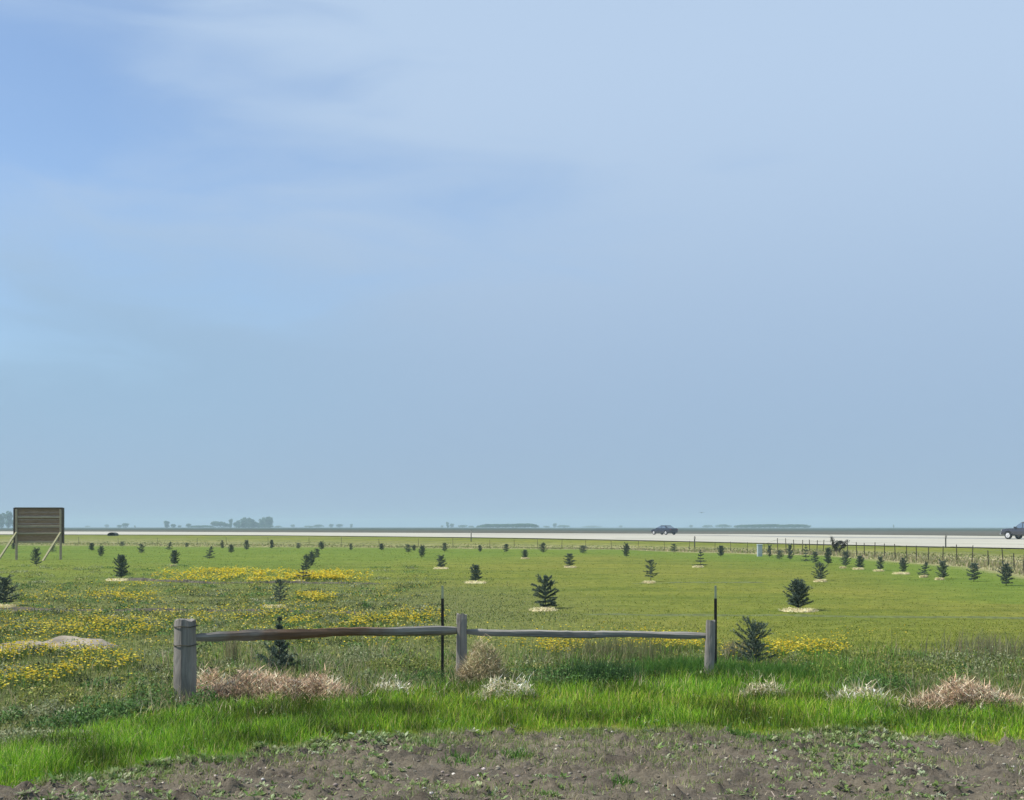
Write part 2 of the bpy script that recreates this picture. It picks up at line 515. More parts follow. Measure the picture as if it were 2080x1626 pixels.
# ------------------------------------------------------------------ scattered vegetation
def blade_arrays(P, h, w, az, lean_az, lean, col, curl=0.3):
    n = len(P)
    side = np.stack([np.cos(az), np.sin(az), np.zeros(n)], -1) * (w * 0.5)[:, None]
    ld = np.stack([np.cos(lean_az), np.sin(lean_az), np.zeros(n)], -1) * (lean * h)[:, None]
    up = np.zeros((n, 3)); up[:, 2] = h
    zf = np.sqrt(np.maximum(1 - 0.7 * lean ** 2, 0.05))[:, None]
    mid = P + ld * curl + up * 0.55 * (0.5 + 0.5 * zf)
    tip = P + ld + up * zf
    V = np.stack([P - side, P + side, mid - side * 0.75, mid + side * 0.75, tip], 1).reshape(-1, 3)
    b = (np.arange(n) * 5)[:, None, None]
    T = (np.array([[0, 1, 3], [0, 3, 2], [2, 3, 4]])[None] + b).reshape(-1, 3)
    C = np.repeat(col, 5, axis=0)
    return V, T, C


def merge(parts):
    Vs, Ts, Cs = [], [], []; k = 0
    for V, T, C in parts:
        Vs.append(V); Ts.append(T + k); Cs.append(C); k += len(V)
    return np.concatenate(Vs), np.concatenate(Ts), np.concatenate(Cs)


def palette(n, cols, probs, var=0.22):
    cols = np.array(cols); probs = np.array(probs, float); probs /= probs.sum()
    c = cols[rng.choice(len(cols), n, p=probs)]
    return np.clip(c * (1 + rng.uniform(-var, var, (n, 1))) * (1 + rng.uniform(-0.08, 0.08, (n, 3))), 0.003, 1)


def leaf_arrays(P, size, az, tilt, col, aspect=0.5):
    """diamond leaves: stalk at P, pointing along az, raised by tilt"""
    n = len(P)
    d = np.stack([np.cos(az) * np.cos(tilt), np.sin(az) * np.cos(tilt), np.sin(tilt)], -1) * size[:, None]
    s = np.stack([-np.sin(az), np.cos(az), rng.uniform(-.5, .5, n)], -1) * (size * aspect * 0.5)[:, None]
    m = P + d * 0.5 + np.array([0, 0, 1]) * (size * 0.08)[:, None]
    V = np.stack([P, m + s, P + d, m - s], 1).reshape(-1, 3)
    b = (np.arange(n) * 4)[:, None, None]
    T = (np.array([[0, 1, 2], [0, 2, 3]])[None] + b).reshape(-1, 3)
    return V, T, np.repeat(col, 4, axis=0)


def screen_pts(n, x0, x1, y0, y1, f=None):
    """points spread over the ground so that near ground gets more of them"""
    a = rng.uniform(x0, x1, n); b = rng.uniform(y0, y1, n)
    if f is not None:
        k = f(a, b) > rng.random(n); a, b = a[k], b[k]
    d = depth(b)
    return a, b, (a - CX) * d / F, d


def stuff(name, arrs, mat, label, cat):
    V, T, C = merge(arrs) if isinstance(arrs, list) else arrs
    o = link(name, np_mesh(name, V, T, C), mat)
    return tag(o, label, cat, kind='stuff')


# --- upper edge of the bright grass strip (photo outline turned into ground curve)
ST = np.array([(-700, 1640), (-300, 1590), (0, 1532), (200, 1484), (340, 1446), (420, 1440), (560, 1428), (700, 1410), (900, 1398), (1200, 1384), (1350, 1372),
               (1500, 1360), (1620, 1372), (1760, 1420), (1850, 1436), (2080, 1440), (2500, 1440), (3000, 1440)], float)


def strip_top(px): return np.interp(px, ST[:, 0], ST[:, 1])
def strip_bot(px): return np.interp(px, DB_PX[:, 0], DB_PX[:, 1]) + 6


def strip_f(a, b):
    top = strip_top(a) + 26 * (fbm(a / 60, b / 25, 3) - 0.5); bot = strip_bot(a) + 34 * (fbm(a / 70 + 9, b * 0, 5) - 0.5) + 44 * (fbm(a / 16 + 3, b / 9, 3) - 0.5)
    return ((b > top) & (b < bot)).astype(float)


a, b, X, Y = screen_pts(330000, -500, 2600, 1340, 1660, strip_f)
n = len(X)
lush = fbm(X * 0.9, Y * 0.9, 3)
clump = fbm(X * 4.2, Y * 4.2, 2)
edge_t = np.clip((strip_bot(a) - b) / 22, 0.25, 1) * np.clip((b - strip_top(a)) / 12 + 0.6, 0.6, 1)
h = rng.uniform(0.04, 0.17, n) * (0.2 + 0.9 * lush + 0.75 * clump) * edge_t
w = rng.uniform(0.004, 0.009, n) * Y / 12.5
col = palette(n, [(0.12, 0.27, 0.012), (0.20, 0.36, 0.020), (0.055, 0.14, 0.012), (0.29, 0.40, 0.05), (0.38, 0.35, 0.15)], [4, 3.2, 3.2, 1.8, 1.0])
k = smooth(0.42, 0.66, fbm(X * 0.5 + 9, Y * 0.7, 3))[:, None]
col = col * (1 - k * np.array([[-0.18, -0.02, 0.0]])) * (0.35 + 1.1 * smooth(0.25, 0.7, fbm(X * 1.9 + 3, Y * 2.6, 4)))[:, None]
P = np.stack([X, Y, ground_z(X, Y) - 0.005], -1)
B1 = blade_arrays(P, h, w, rng.uniform(0, PI, n), rng.uniform(0, 2 * PI, n), rng.uniform(0.1, 0.75, n), col)
st_leaf = screen_pts(9000, -400, 2500, 1380, 1620, lambda a, b: strip_f(a, b) * smooth(0.5, 0.62, fbm(a / 55 + 2, b / 18, 3)))
nq = len(st_leaf[2]); Pq = np.stack([st_leaf[2], st_leaf[3], ground_z(st_leaf[2], st_leaf[3]) + rng.uniform(0.01, 0.10, nq)], -1)
B1 = [B1, leaf_arrays(Pq, rng.uniform(0.02, 0.045, nq), rng.uniform(0, 2 * PI, nq), rng.uniform(-0.3, 1.0, nq),
                      palette(nq, [(0.05, 0.13, 0.02), (0.12, 0.22, 0.05), (0.25, 0.30, 0.14)], [3, 3, 1.5]), 0.5)]
stuff('grass_strip', B1, M['grass'], 'bright green lush grass strip between bare soil and fence', 'grass')

# --- short field grass
def field_f(a, b):
    px = a; d = depth(b)
    return (d < fence_d(px) * 1.0).astype(float) * (b < strip_top(a) + 8)


a, b, X, Y = screen_pts(260000, -400, 2500, 1104, 1560, field_f)
n = len(X)
zone = np.clip(1 - smooth(-1.0, 5.0, X + 0.10 * Y - 2.0), 0, 1)          # rough weedy ground at left
near = smooth(0, 1, (b - 1290) / 70)
patch = fbm(X * 0.35, Y * 0.35, 4)
h = rng.uniform(0.012, 0.036, n) * (0.5 + patch) * (1 + 1.2 * zone * patch * smooth(60, 30, Y) + 1.9 * near)
w = np.maximum(0.006, Y / 1280 * rng.uniform(0.35, 0.9, n))
cg = palette(n, [(0.155, 0.195, 0.024), (0.20, 0.235, 0.034), (0.10, 0.14, 0.016), (0.30, 0.28, 0.075)], [4, 3, 2, 1.1])
cw = palette(n, [(0.12, 0.17, 0.038), (0.18, 0.205, 0.055), (0.05, 0.075, 0.022), (0.33, 0.30, 0.15), (0.24, 0.28, 0.16)], [3, 2.5, 3, 1.3, 1])
zz = np.clip(np.maximum(zone * smooth(70, 35, Y), near * 0.8), 0, 1)[:, None]
col = np.where(rng.random((n, 1)) < zz, cw, cg)
brt = smooth(0.0, 1.0, (fence_d(a) - Y) / 18)[:, None]                 # greener close to the wire fence
col = col * (brt + (1 - brt) * np.array([[0.75, 1.12, 0.6]])) * (0.8 + 0.4 * patch[:, None])
keep = rng.random(n) < np.where((Y > 24) & (zone < 0.5), 0.45, 1.0) * np.where((zone > .5) & (Y < 24), 0.35, 1.0)
X, Y, h, w, col, n = X[keep], Y[keep], h[keep], w[keep], col[keep], int(keep.sum())
P = np.stack([X, Y, ground_z(X, Y) - 0.003], -1)
B2 = blade_arrays(P, h, w, rng.uniform(-0.6, 0.6, n), rng.uniform(0, 2 * PI, n), rng.uniform(0.45, 1.1, n), col)
stuff('field_grass', B2, M['grass'], 'short olive green field grass around the saplings', 'grass')

# --- dry grass along the wire fence and verge
def verge_f(a, b):
    d = depth(b); df = fence_d(a); dn = near_d(a)
    tq = (d - df) / (dn - df)
    return (tq > -0.10) * (tq < 0.55)


px_ = rng.uniform(-300, 2500, 26000); tq = rng.uniform(-0.12, 0.55, 26000) ** 1.0
d_ = fence_d(px_) + tq * (near_d(px_) - fence_d(px_))
X = (px_ - CX) * d_ / F; Y = d_; n = len(X)
pt = fbm(X * 0.16, Y * 0.16, 3)
h = rng.uniform(0.05, 0.22, n) * (0.5 + pt) * (0.45 + 0.55 * smooth(900, 1700, px_)) * (1 - 0.4 * smooth(0.2, 0.5, tq))
w = Y / 1280 * rng.uniform(0.6, 1.3, n)
ct = palette(n, [(0.44, 0.39, 0.23), (0.36, 0.33, 0.165), (0.27, 0.28, 0.10), (0.19, 0.24, 0.06)], [4, 3, 1.2, 1])
cgn = palette(n, [(0.16, 0.21, 0.045), (0.22, 0.24, 0.08)], [1, 1])
col = np.where(rng.random((n, 1)) < (0.08 + 0.7 * smooth(0.2, 0.5, tq) + 0.35 * (1 - smooth(800, 1500, px_)))[:, None], cgn, ct)
P = np.stack([X, Y, ground_z(X, Y) - 0.01], -1)
B3 = blade_arrays(P, h, w, rng.uniform(-0.5, 0.5, n), rng.uniform(0, 2 * PI, n), rng.uniform(0.1, 0.6, n), col)
stuff('verge_grass', B3, M['dry'], 'tan dry verge grass behind the wire fence', 'grass')

# --- yellow flowers
PATCH = [  # x0, x1, y0, y1, count, size(m)
    (300, 770, 1160, 1187, 3600, 0.05), (560, 760, 1166, 1186, 1500, 0.05), (380, 520, 1156, 1178, 900, 0.045),
    (170, 360, 1186, 1240, 900, 0.036), (595, 690, 1212, 1230, 420, 0.034), (0, 330, 1196, 1240, 500, 0.034),
    (0, 360, 1244, 1304, 1150, 0.027), (360, 570, 1240, 1276, 500, 0.027), (565, 925, 1248, 1282, 1800, 0.026),
    (600, 900, 1284, 1312, 480, 0.024), (-60, 300, 1312, 1378, 1500, 0.024), (-60, 290, 1366, 1420, 700, 0.024), (-60, 330, 1250, 1310, 900, 0.026), (300, 900, 1185, 1300, 1500, 0.028),
    (400, 560, 1268, 1300, 130, 0.024), (1060, 1220, 1304, 1346, 560, 0.023), (1240, 1450, 1294, 1346, 800, 0.023), (950, 1450, 1296, 1350, 420, 0.023),
    (1530, 1730, 1300, 1352, 900, 0.023), (1440, 1540, 1310, 1350, 200, 0.023), (1700, 1900, 1290, 1330, 60, 0.022), (900, 1400, 1270, 1320, 160, 0.022),
    (0, 900, 1190, 1330, 900, 0.025)]
Xs, Ys, Ss = [], [], []
for i, (x0, x1, y0, y1, cnt, sz) in enumerate(PATCH):
    a = rng.uniform(x0, x1, cnt * 6); b = rng.uniform(y0, y1, cnt * 6)
    uu = np.abs(a - (x0 + x1) / 2) / (x1 - x0) * 2; vv = np.abs(b - (y0 + y1) / 2) / (y1 - y0) * 2
    ex = (1 - uu ** 3) * (1 - vv ** 2)
    if x1 > 880 and x0 < 10: ex = np.ones_like(ex)
    d = depth(b); Xw = (a - CX) * d / F
    k = smooth(0.40, 0.72, fbm(Xw * 1.5 + i, d * 0.9, 4)) * (0.15 + 1.1 * smooth(0.35, 0.75, fbm(Xw * 5 + i, d * 4, 2))) * ex > rng.random(cnt * 6)
    cnt = int(cnt * (1.9 if y0 > 1240 else 1.5)); Xs.append(Xw[k][:cnt]); Ys.append(d[k][:cnt]); Ss.append(np.full(min(cnt, k.sum()), sz * 1.2))
X = np.concatenate(Xs); Y = np.concatenate(Ys); S0 = np.concatenate(Ss); n = len(X)
hh = rng.uniform(0.08, 0.19, n); S0 = S0 * rng.uniform(0.6, 1.25, n)
z = ground_z(X, Y) + hh
C = np.stack([X, Y, z], -1)
ang = rng.uniform(0, 2 * PI, n); vs = []
tl = rng.uniform(-0.9, 0.4, n)                       # flower heads tilt every way
for k in range(6):
    aa = ang + k * PI / 3
    r = S0 * (0.5 + 0.0 * k)
    vs.append(C + np.stack([np.cos(aa) * r, np.sin(aa) * r * np.cos(tl), np.sin(aa) * r * np.sin(tl) + S0 * 0.12], -1))
Vf = np.stack([C] + vs, 1).reshape(-1, 3)
bb = (np.arange(n) * 7)[:, None, None]
Tf = (np.array([[0, 1 + k, 1 + (k + 1) % 6] for k in range(6)])[None] + bb).reshape(-1, 3)
cf = palette(n, [(0.68, 0.54, 0.04), (0.60, 0.42, 0.025), (0.66, 0.58, 0.12), (0.42, 0.38, 0.05)], [4, 2, 2, 2.2], 0.25)
flowers = (Vf, Tf, np.repeat(cf, 7, axis=0))
stems = blade_arrays(C - np.stack([0 * hh, 0 * hh, hh], -1), hh, np.full(n, 0.006), rng.uniform(0, PI, n), ang, np.full(n, 0.05),
                     palette(n, [(0.10, 0.15, 0.03)], [1]))
stuff('yellow_flowers', [flowers], M['petal'], 'yellow wildflowers scattered in patches over the field', 'flowers')
stuff('flower_stems', [stems], M['weed'], 'thin green stems under the yellow wildflowers', 'stems')

# --- broadleaf weeds, in clumps
def weed_clump(cx, cy, rx, ry, n, hmax, size, cols, probs, aspect=0.45):
    r = np.sqrt(rng.random(n)); th = rng.uniform(0, 2 * PI, n)
    x = cx + rx * r * np.cos(th); y = cy + ry * r * np.sin(th)
    hz = hmax * (1 - 0.6 * r ** 2) * rng.random(n) ** 0.7 * (0.35 + 1.1 * vnoise(x * 7, y * 7))
    P = np.stack([x, y, ground_z(x, y) + hz], -1)
    return leaf_arrays(P, rng.uniform(0.5, 1.3, n) * size, rng.uniform(0, 2 * PI, n), rng.uniform(-0.5, 1.2, n), palette(n, cols, probs, 0.3), aspect)


DKG = [(0.03, 0.075, 0.014), (0.06, 0.14, 0.025), (0.12, 0.23, 0.055)]
GRY = [(0.22, 0.25, 0.12), (0.14, 0.17, 0.07), (0.33, 0.35, 0.20), (0.08, 0.105, 0.04)]
OLV = [(0.14, 0.18, 0.03), (0.24, 0.27, 0.045), (0.07, 0.10, 0.018), (0.36, 0.33, 0.11)]
W = []
def wc(px0, py0, wpx, dep, n, hm, sz, cols, pr, asp=0.45):
    x, y = gp(px0, py0); W.append(weed_clump(x, y, wpx / 2 * y / F, dep, n, hm, sz, cols, pr, asp))


wc(215, 1462, 170, 0.35, 2600, 0.17, 0.035, DKG, [2, 3, 2]); wc(130, 1478, 150, 0.3, 1200, 0.14, 0.035, DKG, [2, 2, 1])
wc(310, 1432, 110, 0.3, 1300, 0.20, 0.03, DKG, [2, 3, 2]); wc(60, 1452, 140, 0.35, 1000, 0.13, 0.035, GRY, [2, 2, 1, 2])
wc(40, 1505, 160, 0.35, 1500, 0.07, 0.035, GRY, [3, 2, 2, 1]); wc(120, 1525, 200, 0.3, 1500, 0.06, 0.03, GRY, [2, 3, 2, 2]); wc(200, 1506, 260, 0.3, 1500, 0.07, 0.035, GRY, [3, 2, 2, 1]); wc(60, 1540, 160, 0.2, 900, 0.05, 0.03, GRY, [3, 2, 2, 1])
wc(415, 1436, 60, 0.16, 600, 0.20, 0.035, DKG, [1, 3, 3]); wc(395, 1452, 90, 0.12, 300, 0.10, 0.035, DKG, [1, 2, 3])
wc(620, 1362, 150, 0.6, 1800, 0.22, 0.04, GRY, [3, 2, 1, 2]); wc(820, 1368, 160, 0.5, 2200, 0.24, 0.035, OLV, [3, 2, 3, 1])
wc(740, 1350, 160, 0.6, 1600, 0.18, 0.035, GRY, [2, 3, 1, 2]); wc(870, 1392, 150, 0.4, 1500, 0.18, 0.03, DKG, [2, 3, 1])
wc(1175, 1392, 230, 0.4, 2600, 0.22, 0.035, DKG, [2, 3, 2]); wc(1060, 1376, 150, 0.4, 1600, 0.17, 0.03, DKG, [2, 3, 1]); wc(1790, 1398, 150, 0.4, 2000, 0.17, 0.03, DKG, [2, 3, 1])
wc(1690, 1382, 110, 0.4, 1300, 0.20, 0.035, OLV, [3, 2, 2, 0]); wc(1850, 1372, 200, 0.5, 1800, 0.20, 0.035, OLV, [3, 2, 3, 1])
wc(1980, 1356, 240, 0.7, 2200, 0.22, 0.035, GRY, [2, 3, 1, 2]); wc(1640, 1352, 150, 0.5, 1200, 0.15, 0.03, OLV, [3, 3, 1, 1])
wc(2020, 1450, 150, 0.25, 900, 0.14, 0.03, DKG, [2, 2, 1]); wc(1930, 1440, 150, 0.25, 700, 0.13, 0.03, DKG, [2, 2, 1])
for _ in range(430):
    pa = random.uniform(-100, 920) if random.random() < 0.72 else random.uniform(900, 2200)
    pb = random.uniform(1255, 1400) if pa < 920 else random.uniform(1330, 1385)
    if pa < 350 and random.random() < 0.3: pb = random.uniform(1390, 1470)
    cols = random.choice([GRY, OLV, OLV, DKG])
    wc(pa, pb, random.uniform(25, 90), random.uniform(0.1, 0.4), int(random.uniform(60, 230)), random.uniform(0.06, 0.17), random.uniform(0.025, 0.05),
       cols, [2, 2, 2, 1][:len(cols)])
for _ in range(420):                                    # low weeds farther off at left
    pa = random.uniform(-150, 860); pb = random.uniform(1150, 1290)
    cols = random.choice([GRY, OLV, DKG])
    wc(pa, pb, random.uniform(20, 70), random.uniform(0.15, 0.5), 110, random.uniform(0.05, 0.13), random.uniform(0.04, 0.07), cols, [2, 2, 2, 2][:len(cols)])
for _ in range(170):
    pa = random.uniform(-150, 900); pb = random.uniform(1185, 1400)
    wc(pa, pb, random.uniform(30, 90), random.uniform(0.12, 0.35), int(random.uniform(60, 150)), random.uniform(0.04, 0.10), random.uniform(0.03, 0.06),
       [(0.022, 0.040, 0.012), (0.045, 0.065, 0.018), (0.10, 0.12, 0.03)], [3, 2, 1])
stuff('weeds', W, M['weed'], 'patches of broad leaved weeds along the fence and left field', 'weeds')

# --- taller grass along the fence line
def tall_f(a, b):
    d = depth(b); x = (a - CX) * d / F
    return 0.08 + 0.92 * smooth(0.47, 0.64, fbm(x * 1.5, d * 1.5, 3)) * (b < strip_top(a) + 10)


a, b, X, Y = screen_pts(42000, -300, 2500, 1330, 1450, lambda a, b: tall_f(a, b) * (b < strip_top(a) + 6) * (a > 330) + 0.07 * ((a <= 330) & (b < strip_top(a))))
n = len(X)
h = rng.uniform(0.10, 0.30, n) * (0.5 + 0.9 * fbm(X * 2, Y * 2, 2))
w = rng.uniform(0.004, 0.010, n) * Y / 14
gn = 0.35 + 0.65 * smooth(1100, 1450, a) * (1 - smooth(1700, 1900, a))
cgreen = palette(n, [(0.115, 0.25, 0.024), (0.17, 0.30, 0.045), (0.07, 0.15, 0.025)], [3, 3, 2])
cdry = palette(n, [(0.36, 0.31, 0.18), (0.25, 0.25, 0.11), (0.20, 0.23, 0.09), (0.46, 0.40, 0.26)], [2, 3, 3, 1])
col = np.where(rng.random((n, 1)) < gn[:, None], cgreen, cdry)
P = np.stack([X, Y, ground_z(X, Y)], -1)
TG = [blade_arrays(P, h, w, rng.uniform(0, PI, n), rng.uniform(0, 2 * PI, n), rng.uniform(0.1, 0.9, n), col)]
def tuft_at(px0, py0, wpx, dep, n, h0, h1, cols, pr, lean=0.5):
    x, y = gp(px0, py0)
    X = x + rng.normal(0, 0.33, n) * wpx * y / F; Y = y + rng.normal(0, 0.5, n) * dep
    TG.append(blade_arrays(np.stack([X, Y, ground_z(X, Y)], -1), rng.uniform(h0, h1, n), rng.uniform(0.004, 0.010, n), rng.uniform(0, PI, n),
                           rng.uniform(0, 2 * PI, n), rng.uniform(0.05, lean, n), palette(n, cols, pr)))


tuft_at(1215, 1388, 120, 0.35, 2200, 0.14, 0.30, [(0.03, 0.075, 0.018), (0.05, 0.115, 0.03), (0.09, 0.16, 0.06)], [3, 3, 1])
tuft_at(1400, 1372, 160, 0.5, 2600, 0.12, 0.26, [(0.06, 0.15, 0.02), (0.09, 0.20, 0.03)], [1, 1])
tuft_at(1560, 1380, 200, 0.4, 2400, 0.10, 0.22, [(0.06, 0.15, 0.02), (0.09, 0.20, 0.03)], [1, 1])
tuft_at(1250, 1345, 180, 0.6, 900, 0.2, 0.42, [(0.19, 0.19, 0.09), (0.13, 0.15, 0.06)], [1, 1])
tuft_at(470, 1350, 26, 0.1, 120, 0.25, 0.5, [(0.30, 0.27, 0.15), (0.22, 0.22, 0.11)], [1, 1], 0.3)
tuft_at(2000, 1335, 160, 0.6, 500, 0.2, 0.45, [(0.17, 0.18, 0.09), (0.25, 0.22, 0.13)], [1, 1])
tuft_at(1500, 1340, 60, 0.2, 300, 0.15, 0.36, [(0.26, 0.23, 0.15), (0.15, 0.15, 0.08)], [1, 1], 0.7)
a, b, X, Y = screen_pts(9000, -300, 2500, 1360, 1470, lambda a, b: ((b > strip_top(a) - 14) & (b < strip_top(a) + 34)) * smooth(0.46, 0.62, fbm(a / 45 + 4, b / 22, 3)) * (a > 150))
n = len(X)
TG.append(blade_arrays(np.stack([X, Y, ground_z(X, Y) + 0.02], -1), rng.uniform(0.06, 0.20, n), rng.uniform(0.004, 0.009, n), rng.uniform(0, PI, n), rng.uniform(0, 2 * PI, n),
                       rng.uniform(0.4, 1.1, n), palette(n, [(0.42, 0.36, 0.22), (0.56, 0.50, 0.33), (0.28, 0.27, 0.13), (0.16, 0.22, 0.06)], [2, 1.2, 2, 2])))
stuff('tall_grass', TG, M['grass'], 'taller mixed green and straw grass along the rail fence line', 'grass')

# --- sprouts, straw and clods on the bare soil
def dirt_pts(n, bias=1.0):
    X = rng.uniform(-7.5, 8.0, n); e = dirt_edge(X)
    q = rng.random(n) ** bias
    Y = e - 0.05 - q * (e - 5.6)
    return X, Y, np.stack([X, Y, dirt_z(X, Y)], -1), q


X, Y, P, q = dirt_pts(15000, 2.0)
k = fbm(X * 1.1 + 4, Y * 1.3, 3) > 0.44 + 0.16 * rng.random(len(X)) + 0.08 * q; X, Y, P, q_ = X[k], Y[k], P[k], q[k]
LP = []; nl = 7
m = len(X)
Pl = np.repeat(P, nl, 0) + rng.normal(0, 0.012, (m * nl, 3)) * [1, 1, 0.2]
sz = np.repeat(rng.uniform(0.02, 0.055, m) * (1.15 - 0.4 * q_), nl) * rng.uniform(0.6, 1.2, m * nl)
cc = np.repeat(palette(m, [(0.15, 0.23, 0.06), (0.22, 0.29, 0.11), (0.31, 0.35, 0.20), (0.10, 0.17, 0.04)], [3, 3, 2.4, 2]), nl, 0)
LP.append(leaf_arrays(Pl, sz, rng.uniform(0, 2 * PI, m * nl), rng.uniform(0.05, 1.0, m * nl), cc, 0.42))
X, Y, P, q = dirt_pts(90000, 2.4)
k = fbm(X * 1.6, Y * 1.9, 3) > 0.45 + 0.1 * q; P = P[k]; n = len(P)
LP.append(blade_arrays(P, rng.uniform(0.02, 0.075, n), rng.uniform(0.003, 0.007, n), rng.uniform(0, PI, n), rng.uniform(0, 2 * PI, n), rng.uniform(0.2, 1.0, n),
                       palette(n, [(0.15, 0.23, 0.045), (0.24, 0.28, 0.09), (0.34, 0.32, 0.18)], [3, 3, 2])))
for (px0, py0, nn) in ((1050, 1549, 160), (1500, 1505, 200), (470, 1560, 80), (1260, 1606, 110), (880, 1530, 90), (1720, 1498, 180), (930, 1560, 120), (150, 1600, 120), (1560, 1520, 120)):
    x, y = gp(px0, py0); Xc = x + rng.normal(0, 0.07, nn); Yc = y + rng.normal(0, 0.06, nn)
    Pc = np.stack([Xc, Yc, dirt_z(Xc, Yc)], -1)
    LP.append(blade_arrays(Pc, rng.uniform(0.03, 0.10, nn), rng.uniform(0.005, 0.010, nn), rng.uniform(0, PI, nn), rng.uniform(0, 2 * PI, nn), rng.uniform(0.2, 1, nn),
                           palette(nn, [(0.07, 0.17, 0.02), (0.11, 0.22, 0.04)], [1, 1])))
stuff('sprouts', LP, M['weed'], 'small green weed sprouts dotted over the bare soil', 'weeds')

X, Y, P, q = dirt_pts(20000, 1.2); n = len(P)
P[:, 2] += 0.006
ds = blade_arrays(P, rng.uniform(0.015, 0.07, n), rng.uniform(0.003, 0.008, n), rng.uniform(0, PI, n), rng.uniform(0, 2 * PI, n), rng.uniform(0.9, 1.18, n),
                  palette(n, [(0.34, 0.29, 0.20), (0.24, 0.20, 0.14), (0.17, 0.14, 0.10), (0.50, 0.45, 0.36)], [3, 3, 2, 0.7]))
stuff('straw_litter', [ds], M['dry'], 'pale dry straw bits littering the bare soil', 'straw')

ico = bmesh.new(); bmesh.ops.create_icosphere(ico, subdivisions=1, radius=1.0)
ico.verts.ensure_lookup_table()
IV = np.array([v.co[:] for v in ico.verts]); IT = np.array([[v.index for v in f.verts] for f in ico.faces]); ico.free()
X, Y, P, q = dirt_pts(5200, 1.0); n = len(P)
s = rng.uniform(0.004, 0.016, n) + (rng.random(n) < 0.012) * rng.uniform(0.006, 0.018, n)
Vc = IV[None] * rng.uniform(0.65, 1.3, (n, len(IV), 1)) * s[:, None, None] * np.array([1.25, 1.0, 0.75]) + (P + np.stack([0 * s, 0 * s, s * 0.35], -1))[:, None]
Tc = (IT[None] + (np.arange(n) * len(IV))[:, None, None]).reshape(-1, 3)
cc = palette(n, [(0.12, 0.10, 0.08), (0.18, 0.155, 0.125), (0.26, 0.23, 0.19), (0.5, 0.48, 0.43)], [3, 3, 2, 0.35])
m_clod = m_leaf('soil_clod', 0.0, 0.95, 0.1)
stuff('soil_clods', [(Vc.reshape(-1, 3), Tc, np.repeat(cc, len(IV), 0))], m_clod, 'small clods and stones strewn over the bare soil', 'clods')

# ------------------------------------------------------------------ dry brush clumps (each a thing)
def brush(px0, py0, wpx, hm, dep, n, cols, pr, label, leafy=0.8):
    x, y = gp(px0, py0); rx = wpx / 2 * y / F
    o = empty('dry_brush', (x, y, gz(x, y)))
    u = rng.uniform(-1, 1, n); v = rng.normal(0, 0.5, n).clip(-1, 1)
    prof = (1 - np.abs(u) ** 3) * (0.65 + 0.6 * vnoise(u * 3.1 + px0, u * 0 + 2.0))
    st_ = rng.random(n) < 0.16; u = np.where(st_, u * rng.uniform(1.0, 1.35, n), u); prof = np.where(st_, 0.35, prof).clip(0.05)
    X = u * rx; Y = v * dep * np.where(st_, 1.6, 1.0); Z = rng.random(n) ** 0.8 * hm * prof * (1 - 0.4 * v ** 2)
    P = np.stack([X, Y, Z], -1)
    c = palette(n, cols, pr, 0.3)
    Z = Z + (rng.random(n) < 0.10) * rng.uniform(0, 0.12, n) * prof; P[:, 2] = Z
    c = c * (0.6 + 0.8 * vnoise(X * 9 + 3, Z * 12 + Y * 5))[:, None]
    b1 = blade_arrays(P, rng.uniform(0.04, 0.12, n), rng.uniform(0.004, 0.009, n), rng.uniform(0, PI, n), rng.uniform(0, 2 * PI, n), rng.uniform(0.7, 1.18, n), c, 0.7)
    pale = cols is PALE; nl = int(n * (0.8 if pale else leafy)); i = rng.choice(n, nl)
    b2 = leaf_arrays(P[i], rng.uniform(0.02, 0.05, nl), rng.uniform(0, 2 * PI, nl), rng.uniform(-1, 1.2, nl), c[i] * 1.1, 0.45 if pale else 0.22)
    nw_ = n // 14; i = rng.choice(n, nw_); Pw = P[i].copy(); Pw[:, 2] *= 0.6
    b3 = blade_arrays(Pw, rng.uniform(0.14, 0.30, nw_), rng.uniform(0.003, 0.006, nw_), rng.uniform(0, PI, nw_), rng.uniform(0, 2 * PI, nw_), rng.uniform(0.3, 1.1, nw_), c[i], 0.35)
    V, T, C = merge([b1, b2, b3])
    link('stalks', np_mesh('dry_brush_stalks', V, T, np.clip(C, 0, 0.8)), M['dry'], o)
    return tag(o, label, 'dry brush', 'clumps of dead brush along the fence')


PINK = [(0.68, 0.50, 0.34), (0.54, 0.38, 0.25), (0.78, 0.65, 0.47), (0.20, 0.135, 0.10), (0.12, 0.085, 0.06)]
PALE = [(0.64, 0.58, 0.40), (0.48, 0.42, 0.26), (0.78, 0.74, 0.60), (0.26, 0.25, 0.12)]
brush(552, 1424, 325, 0.27, 0.26, 5600, PINK, [4, 3, 2, 2, 1.2], 'long low pinkish tan dead brush heap beside the thick round fence post')
brush(425, 1418, 70, 0.30, 0.15, 900, PINK, [4, 3, 3, 1, 1], 'small tan dead brush tuft leaning on the thick round fence post')
brush(1968, 1444, 225, 0.28, 0.24, 3800, PINK, [4, 3, 3, 2, 1.2], 'rounded pinkish tan dead brush heap near the right edge')
brush(1745, 1432, 120, 0.17, 0.16, 520, PALE, [3, 3, 3, 2], 'pale cream dead leaf clump left of the right brush heap')
brush(1555, 1418, 90, 0.18, 0.14, 420, PALE, [3, 3, 1, 3], 'small straw coloured dead clump in grass below the right wooden post')
brush(1030, 1422, 115, 0.22, 0.16, 560, PALE, [3, 3, 3, 1], 'cream and white dead leaf clump in grass right of the middle post')
brush(795, 1412, 90, 0.16, 0.14, 260, PALE, [3, 2, 4, 2], 'sparse whitish dead leaves in grass below the left rail')
brush(976, 1390, 92, 0.50, 0.20, 2200, [(0.46, 0.38, 0.23), (0.34, 0.28, 0.16), (0.58, 0.50, 0.33), (0.20, 0.18, 0.09)], [3, 3, 2, 2],
      'upright brown dead grass clump against the middle wooden post')

